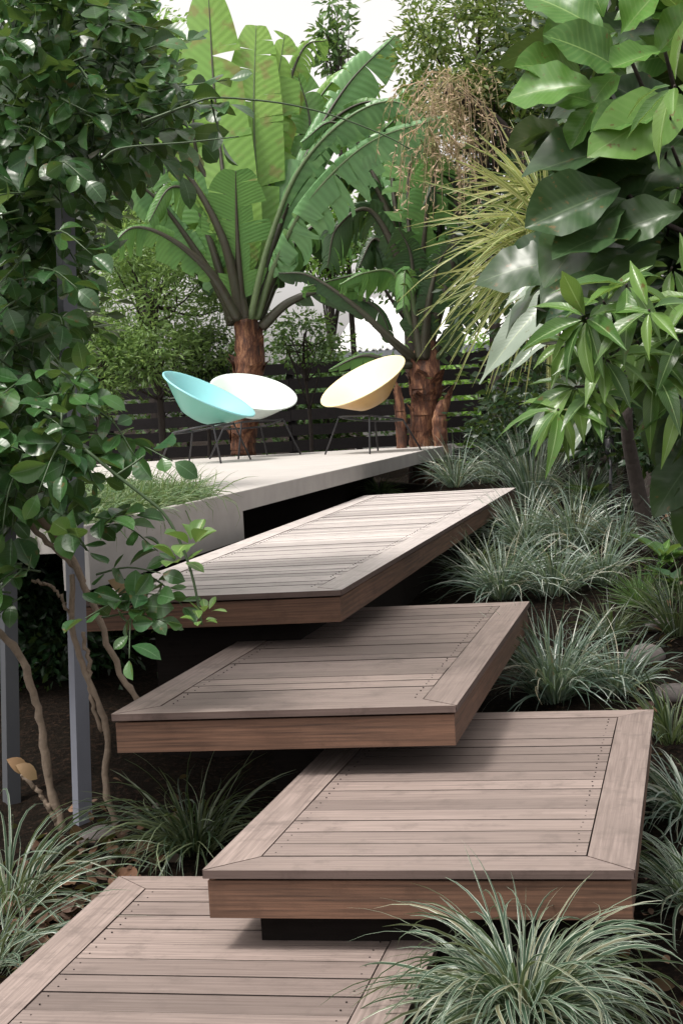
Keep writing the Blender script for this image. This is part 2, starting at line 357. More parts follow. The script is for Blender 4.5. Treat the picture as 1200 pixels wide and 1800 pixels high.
# ------------------------------------------------------------------ terrain
_gy = [-60, 0, 3.6, 5.0, 6.5, 8.5, 11, 14, 18, 30, 90]
_gz = [-.30, -.28, -.24, -.12, .03, .20, .36, .48, .52, .55, .6]
def gz(x, y):
    x = np.asarray(x, float); y = np.asarray(y, float)
    b = np.interp(y, _gy, _gz)
    return b+.035*np.sin(x*2.3+1)*np.cos(y*1.7)+.02*np.sin(x*5.1+y*3.3)+.05*np.clip(x-.8, 0, 3)
def G(px, py):
    v = CF + CR*(px-600)/F_PX - CU*(py-900)/F_PX
    s = 1.0
    for _ in range(4000):
        p = EYE+v*s
        if p[2] <= gz(p[0], p[1]): break
        s += .01
    p = EYE+v*s; p[2] = float(gz(p[0], p[1])); return p
def fall(px, py, d):
    p = D(px, py, d); p[2] = float(gz(p[0], p[1])); return p

xs = np.concatenate([[-120, -60, -25, -12], np.arange(-6, 5.01, .12), [8, 14, 30, 60, 120]])
ys = np.concatenate([[-60, -20, -5], np.arange(0, 20, .12), [21, 24, 30, 45, 80, 200]])
X, Y = np.meshgrid(xs, ys, indexing='ij'); Z = gz(X, Y)
Z += np.where((np.abs(X) < 7) & (Y > 0) & (Y < 20), rng.normal(0, .006, X.shape), 0)
ny = len(ys); i, j = np.meshgrid(np.arange(len(xs)-1), np.arange(ny-1), indexing='ij')
tag(MB().add(np.stack([X, Y, Z], -1).reshape(-1, 3), np.stack([i*ny+j, (i+1)*ny+j, (i+1)*ny+j+1, i*ny+j+1], -1).reshape(-1, 4)).build('ground', M['soil']), kind='structure')

# ------------------------------------------------------------------ timber step platforms
def platform(fl, fr, br, bl, ztop, label, mats, bw=.113, bord=.117, th=.123, support=.11, foot=None):
    Q = [np.asarray(q, float)[:2] for q in (fl, fr, br, bl)]
    c = sum(Q)/4; o = thing('timber_step', (c[0], c[1], ztop-th), label, 'step', 'stepped timber platforms')
    def ins(Q, d):
        out = []
        for i in range(4):
            a, b, c_ = Q[i-1], Q[i], Q[(i+1) % 4]; e1 = norm(b-a); e2 = norm(c_-b)
            n1 = np.array([-e1[1], e1[0]]); n2 = np.array([-e2[1], e2[0]])
            out.append(b+(n1+n2)*d/(1+n1@n2))
        return out
    I = ins(Q, bord); g = .0025
    mb = MB()
    for i in range(4):                                  # mitred border boards
        a, b = Q[i], Q[(i+1) % 4]; ia, ib = I[i], I[(i+1) % 4]; e = norm(b-a)
        prism(mb, [a+e*g, b-e*g, ib-e*g, ia+e*g], ztop-.021, ztop+.0005*(i % 2), uvdir=e, side=1)
    mb.build('border', [mats[0], M['border_edge']], o, False)
    mb = MB(); J = ins(Q, bord+.004)
    dep = np.linalg.norm(J[3]-J[0]); nb = max(1, round(dep/bw)); st = 1/nb
    for k in range(nb):
        t0, t1 = k*st+.003/dep, (k+1)*st-.003/dep
        a = J[0]+(J[3]-J[0])*t0; b = J[1]+(J[2]-J[1])*t0; c_ = J[1]+(J[2]-J[1])*t1; d_ = J[0]+(J[3]-J[0])*t1
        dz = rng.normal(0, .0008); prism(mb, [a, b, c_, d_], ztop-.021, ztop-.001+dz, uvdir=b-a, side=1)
    nj = 2
    for k in range(nb):
        for jx in range(nj):
            fx = (.035+.93*jx/(nj-1))
            for fy in (.28, .72):
                t_ = (k+fy)*st; pL = J[0]+(J[3]-J[0])*t_; pR = J[1]+(J[2]-J[1])*t_; p_ = pL+(pR-pL)*fx+rng.normal(0, .002, 2)
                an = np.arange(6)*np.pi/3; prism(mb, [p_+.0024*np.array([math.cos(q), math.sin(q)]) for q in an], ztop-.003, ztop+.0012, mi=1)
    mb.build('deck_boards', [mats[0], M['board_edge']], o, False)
    mb = MB(); S = ins(Q, .010); T = ins(Q, .045)
    for i in range(4):
        a, b = S[i], S[(i+1) % 4]; ia, ib = T[i], T[(i+1) % 4]
        prism(mb, [a, b, ib, ia], ztop-th, ztop-.029, uvdir=b-a)
    mb.build('fascia', mats[1], o, False)
    mb = MB(); T = ins(Q, .05); prism(mb, T, ztop-.05, ztop-.0235)
    Lg = ins(Q, support); gl = float(min(gz(q[0], q[1]) for q in Lg))-.1
    prism(mb, Lg, gl, ztop-.06)
    mb.build('support', M['fascia_dark'], o, False)
    return o
z1, z2, z3, z4 = 0.0, .211, .423, .639
w1 = W(210, 1540, z1); xr = W(637, 1740, z1)[0]+.125; yb = W(5, 1727, z1)
s1 = (W(5, 1727, z1)-w1); k_ = (1.4-w1[1])/s1[1]; l1 = w1+s1*k_
b1 = W(700, 1541.5, z1)-w1; e1 = b1/b1[0]
platform(l1, l1+e1*(xr-l1[0]), w1+e1*(xr-w1[0]), w1, z1, 'lowest timber platform in the bottom corner, partly under the next step', (M['deck'], M['fascia']))
p2 = [W(355, 1530, z2), W(1115, 1530, z2), W(1148, 1247, z2)]; p2.append(p2[0]+p2[2]-p2[1])
platform(*p2, z2, 'second timber platform from the bottom with a big grass tussock in front of it', (M['deck'], M['fascia']), support=.11)
p3 = [W(195, 1256, z3), W(802, 1240, z3), W(930, 1057, z3)]; p3.append(p3[0]+p3[2]-p3[1])
platform(*p3, z3, 'third timber platform from the bottom, its left corner by the vine stems', (M['deck'], M['fascia']), support=.40)
p4 = [W(140, 1056, z4), W(600, 1037, z4), W(906, 857, z4), W(640, 871, z4)]
platform(*p4, z4, 'topmost and longest timber platform, paler than the others, beside the concrete wall', (M['deck_pale'], M['fascia']), support=.22)

# ------------------------------------------------------------------ concrete terrace with planter
ZD = .879; TH = .115
A_ = W(155, 924, ZD)[:2]; B_ = W(792, 781, ZD)[:2]; C_ = W(262, 811, ZD)[:2]
ux = norm(B_-A_); vx = np.array([-ux[1], ux[0]]); LEN = np.linalg.norm(B_-A_)
def UV_(u, v): return A_+ux*u+vx*v
c_uv = ((C_-A_)@ux, (C_-A_)@vx)
terr = thing('concrete_terrace', (*UV_(LEN/2, 1.5), ZD-TH), 'pale concrete terrace slab with a planter, carrying the three bowl chairs', 'terrace')
u0 = -.02; UB = LEN; VB = 4.6
slope = (c_uv[0]-LEN)/c_uv[1]
def back(v): return LEN+slope*v
bu0, bv0, bv1 = u0+.06, .045, float((W(215, 836, ZD)[:2]-A_)@vx)
wc = (W(460, 862, ZD)[:2]-A_)@ux; bu1 = (W(428, 866, ZD)[:2]-A_)@ux
print('terrace', bv1, A_, B_, C_, LEN, c_uv, wc, bu1)
mb = MB()
def pp(pts, z0, z1_): prism(mb, [UV_(*q) for q in pts], z0, z1_)
pp([(u0, 0), (wc, 0), (wc, bv0), (u0, bv0)], ZD-TH, ZD)
pp([(u0, bv0), (bu0, bv0), (bu0, bv1), (u0, bv1)], ZD-TH, ZD)
pp([(bu1, bv0), (wc, bv0), (wc, bv1), (bu1, bv1)], ZD-TH, ZD)
pp([(wc, 0), (back(0), 0), (back(bv1), bv1), (wc, bv1)], ZD-TH, ZD)
pp([(u0, bv1), (back(bv1), bv1), (back(VB), VB), (u0, VB)], ZD-TH, ZD)
mb.build('slab', M['concrete_top'], terr, False)
mb = MB(); prism(mb, [UV_(u0, -.002), UV_(wc, -.002), UV_(wc, .12), UV_(u0, .12)], .60, ZD-TH+.0)
prism(mb, [UV_(u0, -.004), UV_(LEN+.002, -.004), UV_(LEN+.002, -.0), UV_(u0, -.0)], ZD-TH+.0005, ZD-.004)
mb.build('front_wall', M['concrete'], terr, False)
mb = MB(); prism(mb, [UV_(wc+.3, .5), UV_(LEN-1.2, .6), UV_(LEN-1.2, 3), UV_(wc+.3, 3)], 0, ZD-TH)
mb.build('footing', M['fascia_dark'], terr, False)
mb = MB(); prism(mb, [UV_(bu0, bv0), UV_(bu1, bv0), UV_(bu1, bv1), UV_(bu0, bv1)], ZD-TH, ZD-.02)
mb.build('bed_soil', M['soil'], terr, False)
mb = MB()
for k in range(2400):
    u, v = rng.uniform(bu0, bu1-.05), rng.uniform(bv0+.04, bv1-.05)
    if rng.random() < .25*(v < .15): continue
    q = UV_(u, v); blades(mb, (q[0], q[1], ZD-.02), 9, .20+.14*rng.random(), .008, e0=(25, 88), bend=(30, 150), base_r=.03, segs=4)
tag(mb.build('bed_grass', M['turf']), 'low tufted grass filling the long bed along the concrete terrace edge', 'grass', kind='stuff')

# ------------------------------------------------------------------ bowl chairs
def chair(px, py, d, n_cam, shell, shell_out, label, Rr=.46, legrot=0.0, foot=None):
    c = D(px, py, d); nrm = norm(CR*n_cam[0]+CU*n_cam[1]-CF*n_cam[2])
    o = thing('bowl_chair', (c[0], c[1], ZD), label, 'chair', 'bowl chairs on the terrace')
    a = norm(np.cross(nrm, [0, 0, 1.])); b = np.cross(nrm, a)
    prof_in = [(0.0, -.262), (.11, -.258), (.18, -.235), (.26, -.172), (.35, -.095), (.445, -.012), (.468, .002)]
    prof_out = [(.48, .007), (.49, 0), (.488, -.010), (.462, -.014), (.38, -.090), (.28, -.178), (.19, -.252), (.11, -.274), (0.0, -.276)]
    K = 48; th = np.linspace(0, 2*np.pi, K, endpoint=False)
    def lathe(prof, name, mat, close=False):
        mb = MB(); pr = np.array(prof)*Rr/.49
        V = c+nrm*pr[:, 1][:, None, None]+pr[:, 0][:, None, None]*(np.cos(th)[None, :, None]*a+np.sin(th)[None, :, None]*b)
        i, j = np.meshgrid(np.arange(len(pr)-1), np.arange(K), indexing='ij'); j2 = (j+1) % K
        mb.add(V.reshape(-1, 3), np.stack([i*K+j, i*K+j2, (i+1)*K+j2, (i+1)*K+j], -1).reshape(-1, 4))
        return mb.build(name, mat, o)
    lathe(prof_in+prof_out[:4], 'seat_bowl', shell); lathe(prof_out[3:], 'bowl_underside', shell_out)
    # wire frame: ring under the bowl and four legs
    rc = c-nrm*.20*Rr/.49; fz = ZD
    f = norm([nrm[0], nrm[1], 0]); s = np.array([-f[1], f[0], 0]); mid = rc.copy()
    hz = max(rc[2], ZD+.30)
    ring = []
    corners = [mid+f*.22+s*.24, mid+f*.22-s*.24, mid-f*.20-s*.22, mid-f*.20+s*.22]
    zc = [ZD+.36, ZD+.36, ZD+.30, ZD+.30]
    top = []
    for q, zz in zip(corners, zc): q = q.copy(); q[2] = zz; top.append(q)
    mb = MB(); tube(mb, smooth_path(top+[top[0]], 33), .009, 8); mb.build('wire_ring', M['metal_dark'], o)
    for q in top:
        out = norm(np.array([*(q-mid)[:2], 0])); e = q+out*.16; e[2] = ZD+.003
        mb = MB(); tube(mb, [q, q+out*.015-np.array([0, 0, .03]), e], .0085, 8); mb.build('leg', M['metal_dark'], o)
    return o
chair(368, 692, 14.95, (.42, .88, .22), M['shell_teal'], M['shell_teal_out'], 'teal bowl chair at the left, tipped to face right', .475)
chair(446, 688, 16.0, (.19, .88, .43), M['shell_white'], M['shell_white'], 'pale mint white bowl chair just behind the teal one', .445)
chair(637, 669, 15.3, (-.46, .82, .36), M['shell_cream'], M['shell_cream_out'], 'cream yellow bowl chair standing apart on the right', .455)

# ------------------------------------------------------------------ posts on the left
def post(px0, py0, px1, py1, d, wd, mat, label):
    b = fall(px1, py1, d); t = D(px0, py0, d)
    o = MB(); h = t[2]-b[2]
    tube(o, np.linspace(b-(t-b)*.05, t, 12), wd*.62, 4)
    tube(o, [t, t+[0, 0, .04]], wd*.8, 4)
    r_ = o.build('post', mat, None, False); return tag(r_, label, 'post')
post(112, 295, 146, 1445, 5.75, .060, M['post_paint'], 'tall blue grey painted post wrapped by the climbing vine')
post(2, 300, 22, 1420, 6.1, .06, M['post_dark'], 'dark shaded post at the left edge behind the arching vine stem')

# ------------------------------------------------------------------ slatted fence and neighbour's roof
def fence():
    y0 = 19.2; xl, xr_ = -9.5, 3.5; zb = .62
    o = thing('slatted_fence', ((xl+xr_)/2, y0, zb), 'dark fence of wide horizontal slats behind the terrace and banana plants', 'fence')
    mb = MB()
    for k in range(7):
        x = xl
        while x < xr_:
            L = 2.4; box(mb, (x+L/2, y0+rng.normal(0, .003), zb+.075+k*.19+rng.normal(0, .004)), (L-.006, .022, .135)); x += L
    mb.build('slats', M['slat'], o, False)
    x = xl
    while x <= xr_:
        mb = MB(); box(mb, (x, y0+.06, zb+.58), (.09, .09, 1.5)); mb.build('fence_post', M['slat'], o, False); x += 2.4
fence()
def house():
    y0 = 25.0; xl, xr_ = -5.4, 1.5; ez = H+(705-604)/F_PX*y0
    o = thing('neighbour_house', ((xl+xr_)/2, y0+2, .5), "neighbour's low building with a white corrugated metal roof beyond the fence", 'building')
    mb = MB(); box(mb, ((xl+xr_)/2, y0+3, (ez+.5)/2), (xr_-xl-.4, 5, ez-.5)); mb.build('wall', M['wall_paint'], o, False)
    nx = 400; x = np.linspace(xl, xr_, nx); hgt = .022*np.sin((x-xl)*2*np.pi/.11)
    P = []
    for yy, zz in ((y0, ez), (y0+3, ez+1.0), (y0+6, ez)):
        P.append(np.c_[x, np.full(nx, yy), hgt+zz])
    V = np.concatenate(P); V = np.vstack([V, V-[0, 0, .03]]); i = np.arange(nx-1); F = []
    for r_ in (0, 1):
        F.append(np.stack([r_*nx+i, r_*nx+i+1, (r_+1)*nx+i+1, (r_+1)*nx+i], -1)); F.append(np.stack([r_*nx+i, (r_+1)*nx+i, (r_+1)*nx+i+1, r_*nx+i+1], -1)+3*nx)
    F.append(np.stack([i, i+3*nx, i+1+3*nx, i+1], -1))
    MB().add(V, np.concatenate(F)).build('roof', M['roof_metal'], o)
    mb = MB(); box(mb, ((xl+xr_)/2, y0-.05, ez-.09), (xr_-xl, .1, .1)); mb.build('gutter', M['gutter_grey'], o, False)
house()

# ------------------------------------------------------------------ trees and shrubs with fine leaves
def tree(name, label, cat, c, rad, nclump, nleaf, lsize, mat, tpl=FINE, base=None, trunk_r=.05, spread=.28, up=.5, branches=True, barkmat='bark_dark', shell=.5, group=None, flat=.6):
    c = np.asarray(c, float); rad = np.asarray(rad, float)
    if base is None: base = np.array([c[0], c[1], float(gz(c[0], c[1]))])
    o = thing(name, base, label, cat, group)
    v = rdir(nclump); rr = rng.uniform(shell**3, 1, nclump)**(1/3.); cl = c+v*rad*rr[:, None]
    cs = rng.uniform(.6, 1.4, nclump)
    idx = rng.choice(nclump, nleaf, p=cs/cs.sum())
    off = rng.normal(0, 1, (nleaf, 3))*np.array([1, 1, flat])*spread*rad.mean()*cs[idx][:, None]
    pos = cl[idx]+off
    dirs = norm(off*1.2/(spread*rad.mean())+rng.normal(0, .8, (nleaf, 3))+[0, 0, -.15]); nr = rdir(nleaf, up*2)
    mb = MB(); scatter(mb, tpl, pos, dirs, nr, lsize*rng.uniform(.6, 1.3, nleaf)); mb.build('crown', mat, o)
    mb = MB(); top = c+[0, 0, rad[2]*.2]
    tr = smooth_path([base-[0, 0, .1], base+(top-base)*.4+rng.normal(0, .06, 3)*rad.mean(), base+(top-base)*.8+rng.normal(0, .06, 3)*rad.mean(), top], 14)
    tube(mb, tr, [trunk_r, trunk_r*.35], 8)
    if branches:
        for q in cl[:min(nclump, 26)]:
            s_ = tr[rng.integers(5, 13)]; md = (s_+q)/2+[0, 0, -.08*rad.mean()]+rng.normal(0, .06, 3)*rad.mean()
            tube(mb, smooth_path([s_, md, q], 8), [trunk_r*.35, trunk_r*.1], 5)
    mb.build('trunk', M[barkmat], o)
    return o
def at(px, py, d): return D(px, py, d)
S = lambda d: d/F_PX                                          # metres per reference pixel at depth d
# feathery bush in front of the fence, left of the bananas
tree('feathery_shrub', 'bright feathery shrub spilling over the fence left of the teal chair', 'shrub', at(270, 545, 17.6), (135*S(17.6), .9, 165*S(17.6)), 90, 15000, .082, M['fine_bright'], FINE_L, trunk_r=.05, spread=.15)
tree('feathery_shrub', 'feathery shrub in the gap right of the tall painted post', 'shrub', at(175, 640, 17.0), (70*S(17), .5, 80*S(17)), 40, 5000, .075, M['fine_bright'], FINE_L, trunk_r=.03, spread=.17)
tree('background_tree', 'dark tree rising behind the feathery shrub and the left banana leaves', 'tree', at(255, 330, 21), (170*S(21), 1.2, 170*S(21)), 60, 9000, .12, M['fine'], trunk_r=.12, spread=.2)
tree('background_tree', 'pale yellow green tree top against the sky left of centre', 'tree', at(225, 120, 24), (95*S(24), .8, 120*S(24)), 50, 6500, .11, M['fine_pale'], trunk_r=.12, spread=.18)
tree('background_tree', 'sparse pale tree between the two banana plants above the roof', 'tree', at(572, 430, 23), (85*S(23), .6, 85*S(23)), 34, 2600, .10, M['fine_pale'], trunk_r=.06, spread=.18)
tree('background_tree', 'thin tree top poking into the sky above the middle banana leaves', 'tree', at(592, 55, 23), (30*S(23), .3, 75*S(23)), 22, 420, .16, M['fine'], trunk_r=.05, spread=.2, flat=1)
tree('background_tree', 'leafy tree with sky gaps overhanging from the top right of centre', 'tree', at(840, 90, 16.5), (135*S(16.5), .9, 150*S(16.5)), 75, 9500, .085, M['fine_warm'], trunk_r=.07, spread=.15)
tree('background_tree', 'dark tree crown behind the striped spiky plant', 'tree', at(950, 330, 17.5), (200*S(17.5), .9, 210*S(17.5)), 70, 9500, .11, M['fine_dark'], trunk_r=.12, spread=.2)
tree('background_tree', 'dark dense tree behind the right banana plant', 'tree', at(700, 400, 22.5), (90*S(22.5), .7, 120*S(22.5)), 34, 2600, .13, M['fine'], trunk_r=.10, spread=.2)
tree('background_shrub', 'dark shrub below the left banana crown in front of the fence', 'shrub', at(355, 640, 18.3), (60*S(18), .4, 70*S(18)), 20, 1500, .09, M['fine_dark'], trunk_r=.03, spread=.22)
tree('background_shrub', 'small leafed shrub between the banana trunks above the fence', 'shrub', at(535, 595, 18.5), (75*S(18), .4, 45*S(18)), 24, 1300, .075, M['fine'], trunk_r=.03, spread=.2)
for k, (px, py, rx, rz, nm, lb) in enumerate([(330, 690, 260, 110, 'fine', 'green hedge seen through the fence slats on the left'), (850, 700, 150, 110, 'fine_pale', 'sunny yellow green hedge seen through the fence slats on the right'), (580, 700, 120, 90, 'fine', 'green hedge seen through the fence slats in the middle')]):
    tree('hedge', lb, 'hedge', at(px, py, 21.5), (rx*S(21.5), .5, rz*S(21.5)), 60, 3000, .12, M[nm], trunk_r=.03, spread=.2, shell=.1)
# right-hand dark thicket
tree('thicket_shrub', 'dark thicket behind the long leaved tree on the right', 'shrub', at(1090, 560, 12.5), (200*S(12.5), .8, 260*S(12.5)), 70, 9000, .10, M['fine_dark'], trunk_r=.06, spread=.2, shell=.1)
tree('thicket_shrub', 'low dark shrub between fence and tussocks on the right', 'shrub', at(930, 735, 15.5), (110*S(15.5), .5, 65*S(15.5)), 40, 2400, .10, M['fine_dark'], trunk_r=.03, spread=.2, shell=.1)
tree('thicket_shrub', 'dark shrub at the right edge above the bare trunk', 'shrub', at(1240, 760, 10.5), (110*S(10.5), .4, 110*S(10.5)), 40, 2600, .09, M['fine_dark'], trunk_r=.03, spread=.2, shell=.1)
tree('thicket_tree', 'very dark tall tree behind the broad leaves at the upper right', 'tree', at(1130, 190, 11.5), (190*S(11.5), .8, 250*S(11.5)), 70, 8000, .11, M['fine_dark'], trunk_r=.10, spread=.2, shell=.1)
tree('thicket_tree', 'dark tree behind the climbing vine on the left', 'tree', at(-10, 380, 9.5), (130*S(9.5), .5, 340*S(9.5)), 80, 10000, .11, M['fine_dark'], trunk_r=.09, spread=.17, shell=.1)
tree('thicket_shrub', 'added dark shrub standing in for the shade behind the posts at the lower left', 'shrub', at(60, 1120, 7.8), (170*S(7.8), .4, 200*S(7.8)), 80, 9000, .06, M['fine_dark'], trunk_r=.03, spread=.17, shell=.1)  # shrub added to fill the black shade here with dark leaves

# ------------------------------------------------------------------ banana plants
def banana_leaf(parent, pts, wd, mat, t0=.3, hang=.5, face=None, tear=.5, pet='petiole', r0=.04, side=1.0, n_=52):
    """pts [(px,py,d)...] spine; two half blades torn into strips"""
    wd *= 1.22 if hang < .7 else 1.02; t0 *= .75; tear = min(1.1, tear+.25); drift = 0.0
    if pet == 'petiole': r0 *= 1.5
    P = smooth_path([D(*p) for p in pts], n_); T = norm(np.gradient(P, axis=0))
    view = norm(EYE-P) if face is None else np.broadcast_to(norm(np.asarray(face, float)), P.shape)
    sd_ = norm(np.cross(T, view)); nn = np.cross(sd_, T)
    L = np.linalg.norm(np.diff(P, axis=0), axis=1).sum()
    mb = MB(); i0 = int(t0*(n_-1)); m_ = n_-1-i0
    tt = np.clip((np.arange(n_)-i0)/m_, 0, 1); wprof = wd/2*np.clip(np.sin(np.pi*np.clip(tt*.97, .0, 1)**.85)**.42, 0.02, 1)
    for sgn in (-1, 1):
        i = i0
        while i < n_-1:
            step = int(rng.choice([1, 2, 3, 4, 6, 9], p=[.30, .26, .18, .12, .09, .05])) if rng.random() < tear else int(rng.integers(4, 11)); j = min(n_-1, i+step)
            wild = rng.random() < .24*tear
            drift = .8*drift+rng.normal(0, .08)*tear
            sway = drift*.4+rng.normal(0, .05)*tear+(rng.normal(0, .25) if wild else 0)
            hg = max(.02, hang*(1+drift)+rng.normal(0, .07)*tear+(rng.normal(.25, .35) if wild else 0))
            cut = 1-rng.uniform(0, .09)-(rng.random() < .22*tear)*rng.uniform(.1, .6)
            seg = np.arange(i, j+1)
            K = 5; q = np.linspace(0, 1, K)
            g_ = np.zeros((len(seg), K, 3))
            for a, s_ in enumerate(seg):
                # torn strips pinch together towards their tips
                sc_ = (a/(len(seg)-1)-.5)
                for b, qq in enumerate(q):
                    ang = hg*(qq**.8)*1.1
                    d_ = sgn*sd_[s_]*math.cos(ang)-np.array([0, 0, 1])*math.sin(ang)*.85-nn[s_]*math.sin(ang)*.25
                    wloc = wprof[s_]*cut*qq
                    g_[a, b] = P[s_]+d_*wloc+T[s_]*(wloc*(.30+sway))-T[s_]*sc_*tear*(.45 if wild else .13)*qq*qq*(L/n_)*len(seg)
            k = K; a_, b_ = np.meshgrid(np.arange(len(seg)-1), np.arange(K-1), indexing='ij')
            F = np.stack([a_*k+b_, a_*k+b_+1, (a_+1)*k+b_+1, (a_+1)*k+b_], -1).reshape(-1, 4)
            U = np.stack(np.broadcast_arrays(.5+sgn*.5*q[None, :], (seg/(n_-1))[:, None]), -1).reshape(-1, 2)
            mb.add(g_.reshape(-1, 3), F, U); i = j
    o = mb.build('leaf', mat, parent)
    mb = MB(); tube(mb, P+nn*.004, np.array([r0, r0*.75, r0*.4, r0*.2, .003]), 7); mb.build('midrib', M[pet], o)
    return o
def pseudostem(parent, path, r, nsheath=14, name='trunk'):
    P = smooth_path([D(*p) for p in path], 24); mb = MB(); tube(mb, P, r, 14, 0, .05)
    rr = np.interp(np.linspace(0, 1, 24), np.linspace(0, 1, len(r)), r)
    for k in range(nsheath):                                 # old torn leaf bases wrapping the stem
        i = int(rng.integers(1, 19)); a = rng.uniform(0, 6.28); R_ = rr[i]*1.08; ln = rng.uniform(.16, .34)
        up = norm(P[min(23, i+4)]-P[i]); K = 6; V = []; U = []
        for v in np.linspace(0, 1, 6):
            wv = (1-v**1.6)*rng.uniform(.85, 1.1)*.95+.03
            for q in np.linspace(-1, 1, K):
                th = a+q*wv; rad = R_*(1+.10*v+.9*max(0, v-.55)**2*3)
                V.append(P[i]+np.array([math.cos(th), math.sin(th), 0])*rad+up*ln*v); U.append((.5+q/2, v))
        a_, b_ = np.meshgrid(np.arange(5), np.arange(K-1), indexing='ij')
        mb.add(np.array(V), np.stack([a_*K+b_, a_*K+b_+1, (a_+1)*K+b_+1, (a_+1)*K+b_], -1).reshape(-1, 4), U)
    return mb.build(name, M['sheath'], parent)
dA = 17.0
bA = thing('banana_plant', fall(432, 800, dA), 'big banana plant with upright torn leaves behind the teal and white chairs', 'banana plant', 'banana plants')
pseudostem(bA, [(428, 800, dA), (430, 720, dA), (438, 640, dA), (432, 560, dA)], [.13, .13, .16, .12], 26)
BL = 'banana_light'
for a in [
    ([(432, 560, dA), (408, 420, dA-.1), (380, 200, dA+.1), (366, -15, dA+.3)], .66, M['banana_light'], .22, .15, .25, 'petiole'),
    ([(440, 560, dA), (452, 400, dA+.2), (446, 200, dA+.3), (450, 45, dA+.5)], .56, M['banana_light'], .25, .15, .3, 'petiole_light'),
    ([(425, 560, dA-.2), (420, 470, dA-.3), (416, 380, dA-.4), (414, 300, dA-.5)], .62, M['banana'], .18, .1, .15, 'petiole'),
    ([(445, 560, dA+.1), (470, 400, dA+.3), (478, 220, dA+.5), (500, 60, dA+.6)], .50, M['banana_light'], .35, .25, .5, 'petiole_light'),
    ([(412, 560, dA-.1), (350, 450, dA-.3), (265, 340, dA-.5), (155, 278, dA-.7)], .62, M['banana_blue'], .25, 1.1, 1.0, 'petiole'),
    ([(410, 565, dA-.1), (372, 430, dA-.1), (322, 300, dA), (262, 215, dA+.1)], .62, M['banana'], .3, .4, .7, 'petiole'),
    ([(420, 560, dA+.1), (385, 420, dA+.3), (345, 300, dA+.4), (322, 160, dA+.6)], .55, M['banana'], .35, .3, .5, 'petiole'),
    ([(452, 560, dA-.1), (485, 460, dA-.4), (545, 350, dA-.8), (650, 250, dA-1.2), (785, 205, dA-1.6)], .95, M['banana_blue'], .28, 1.35, .9, 'petiole_light'),
    ([(440, 560, dA+.2), (470, 430, dA+.5), (500, 330, dA+.6), (470, 260, dA+.5)], .62, M['banana_light'], .25, .5, .6, 'petiole_light'),
    ([(432, 560, dA-.2), (402, 440, dA-.3), (350, 350, dA-.4), (300, 330, dA-.5), (262, 390, dA-.6)], .6, M['banana'], .3, 1.1, .9, 'petiole'),
    ([(445, 560, dA+.2), (480, 400, dA+.7), (530, 230, dA+1), (600, 130, dA+1.1), (665, 150, dA+1.1)], .6, M['banana_light'], .35, .9, .8, 'petiole_light'),
    ([(450, 560, dA), (500, 450, dA), (570, 390, dA), (620, 440, dA-.1)], .6, M['banana'], .25, 1.2, .9, 'petiole'),
    ([(440, 560, dA-.2), (472, 430, dA-.4), (525, 300, dA-.6), (605, 212, dA-.8), (690, 178, dA-.9), (760, 225, dA-1)], .55, M['banana_blue'], .35, 1.3, 1.0, 'petiole_light'),
    ([(425, 560, dA-.2), (392, 420, dA-.4), (325, 300, dA-.5), (250, 235, dA-.6), (185, 255, dA-.7)], .5, M['banana_light'], .35, 1.2, 1.0, 'petiole'),
    ([(418, 560, dA-.3), (370, 480, dA-.6), (300, 420, dA-.8), (235, 400, dA-.9), (190, 440, dA-1)], .5, M['banana'], .3, 1.3, 1.0, 'petiole'),
    ([(436, 560, dA+.1), (425, 400, dA+.3), (400, 250, dA+.5), (345, 120, dA+.6), (300, 80, dA+.6)], .5, M['banana_light'], .4, .7, .9, 'petiole_light'),
    ([(444, 560, dA+.1), (462, 400, dA+.4), (490, 220, dA+.6), (530, 90, dA+.7), (575, 70, dA+.7)], .48, M['banana_light'], .4, .8, .9, 'petiole'),
    ([(430, 560, dA+.2), (395, 400, dA+.1), (340, 270, dA), (290, 235, dA-.1), (262, 300, dA-.1)], .5, M['dry_banana'], .45, 1.2, 1.0, 'petiole'),
    ([(425, 560, dA+.2), (370, 380, dA+.2), (340, 230, dA), (350, 180, dA)], .6, M['banana_light'], .3, .5, .8, 'petiole'),
    ([(446, 560, dA+.3), (500, 380, dA+.5), (560, 240, dA+.5), (640, 180, dA+.3), (715, 200, dA)], .7, M['banana'], .35, 1.2, .9, 'petiole'),
    ([(450, 560, dA+.1), (480, 430, dA+.2), (540, 270, dA+.4), (610, 150, dA+.6), (695, 62, dA+.8)], .58, M['banana_blue'], .35, .5, .6, 'petiole'),
    ([(448, 560, dA+.2), (480, 440, dA+.4), (530, 330, dA+.6), (545, 220, dA+.8), (520, 120, dA+.9)], .55, M['banana'], .35, .4, .6, 'petiole'),
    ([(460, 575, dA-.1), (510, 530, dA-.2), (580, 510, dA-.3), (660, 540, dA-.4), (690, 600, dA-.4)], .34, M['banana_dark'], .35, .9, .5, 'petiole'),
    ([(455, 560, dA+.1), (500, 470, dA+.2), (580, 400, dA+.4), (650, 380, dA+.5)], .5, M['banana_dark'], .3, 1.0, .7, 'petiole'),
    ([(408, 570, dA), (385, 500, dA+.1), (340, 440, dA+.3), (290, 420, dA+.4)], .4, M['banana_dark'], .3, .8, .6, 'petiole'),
    ([(430, 560, dA+.3), (440, 450, dA+.5), (500, 300, dA+.9), (560, 160, dA+1.2)], .45, M['banana_light'], .4, .3, .6, 'petiole'),
]: banana_leaf(bA, a[0], a[1], a[2], a[3], a[4], None, a[5], a[6])
dB = 16.6
bB = thing('banana_plant', fall(742, 800, dB), 'darker banana plant with drooping leaves behind the cream chair', 'banana plant', 'banana plants')
pseudostem(bB, [(738, 850, dB), (742, 760, dB), (748, 690, dB), (748, 600, dB)], [.13, .12, .16, .12], 24)
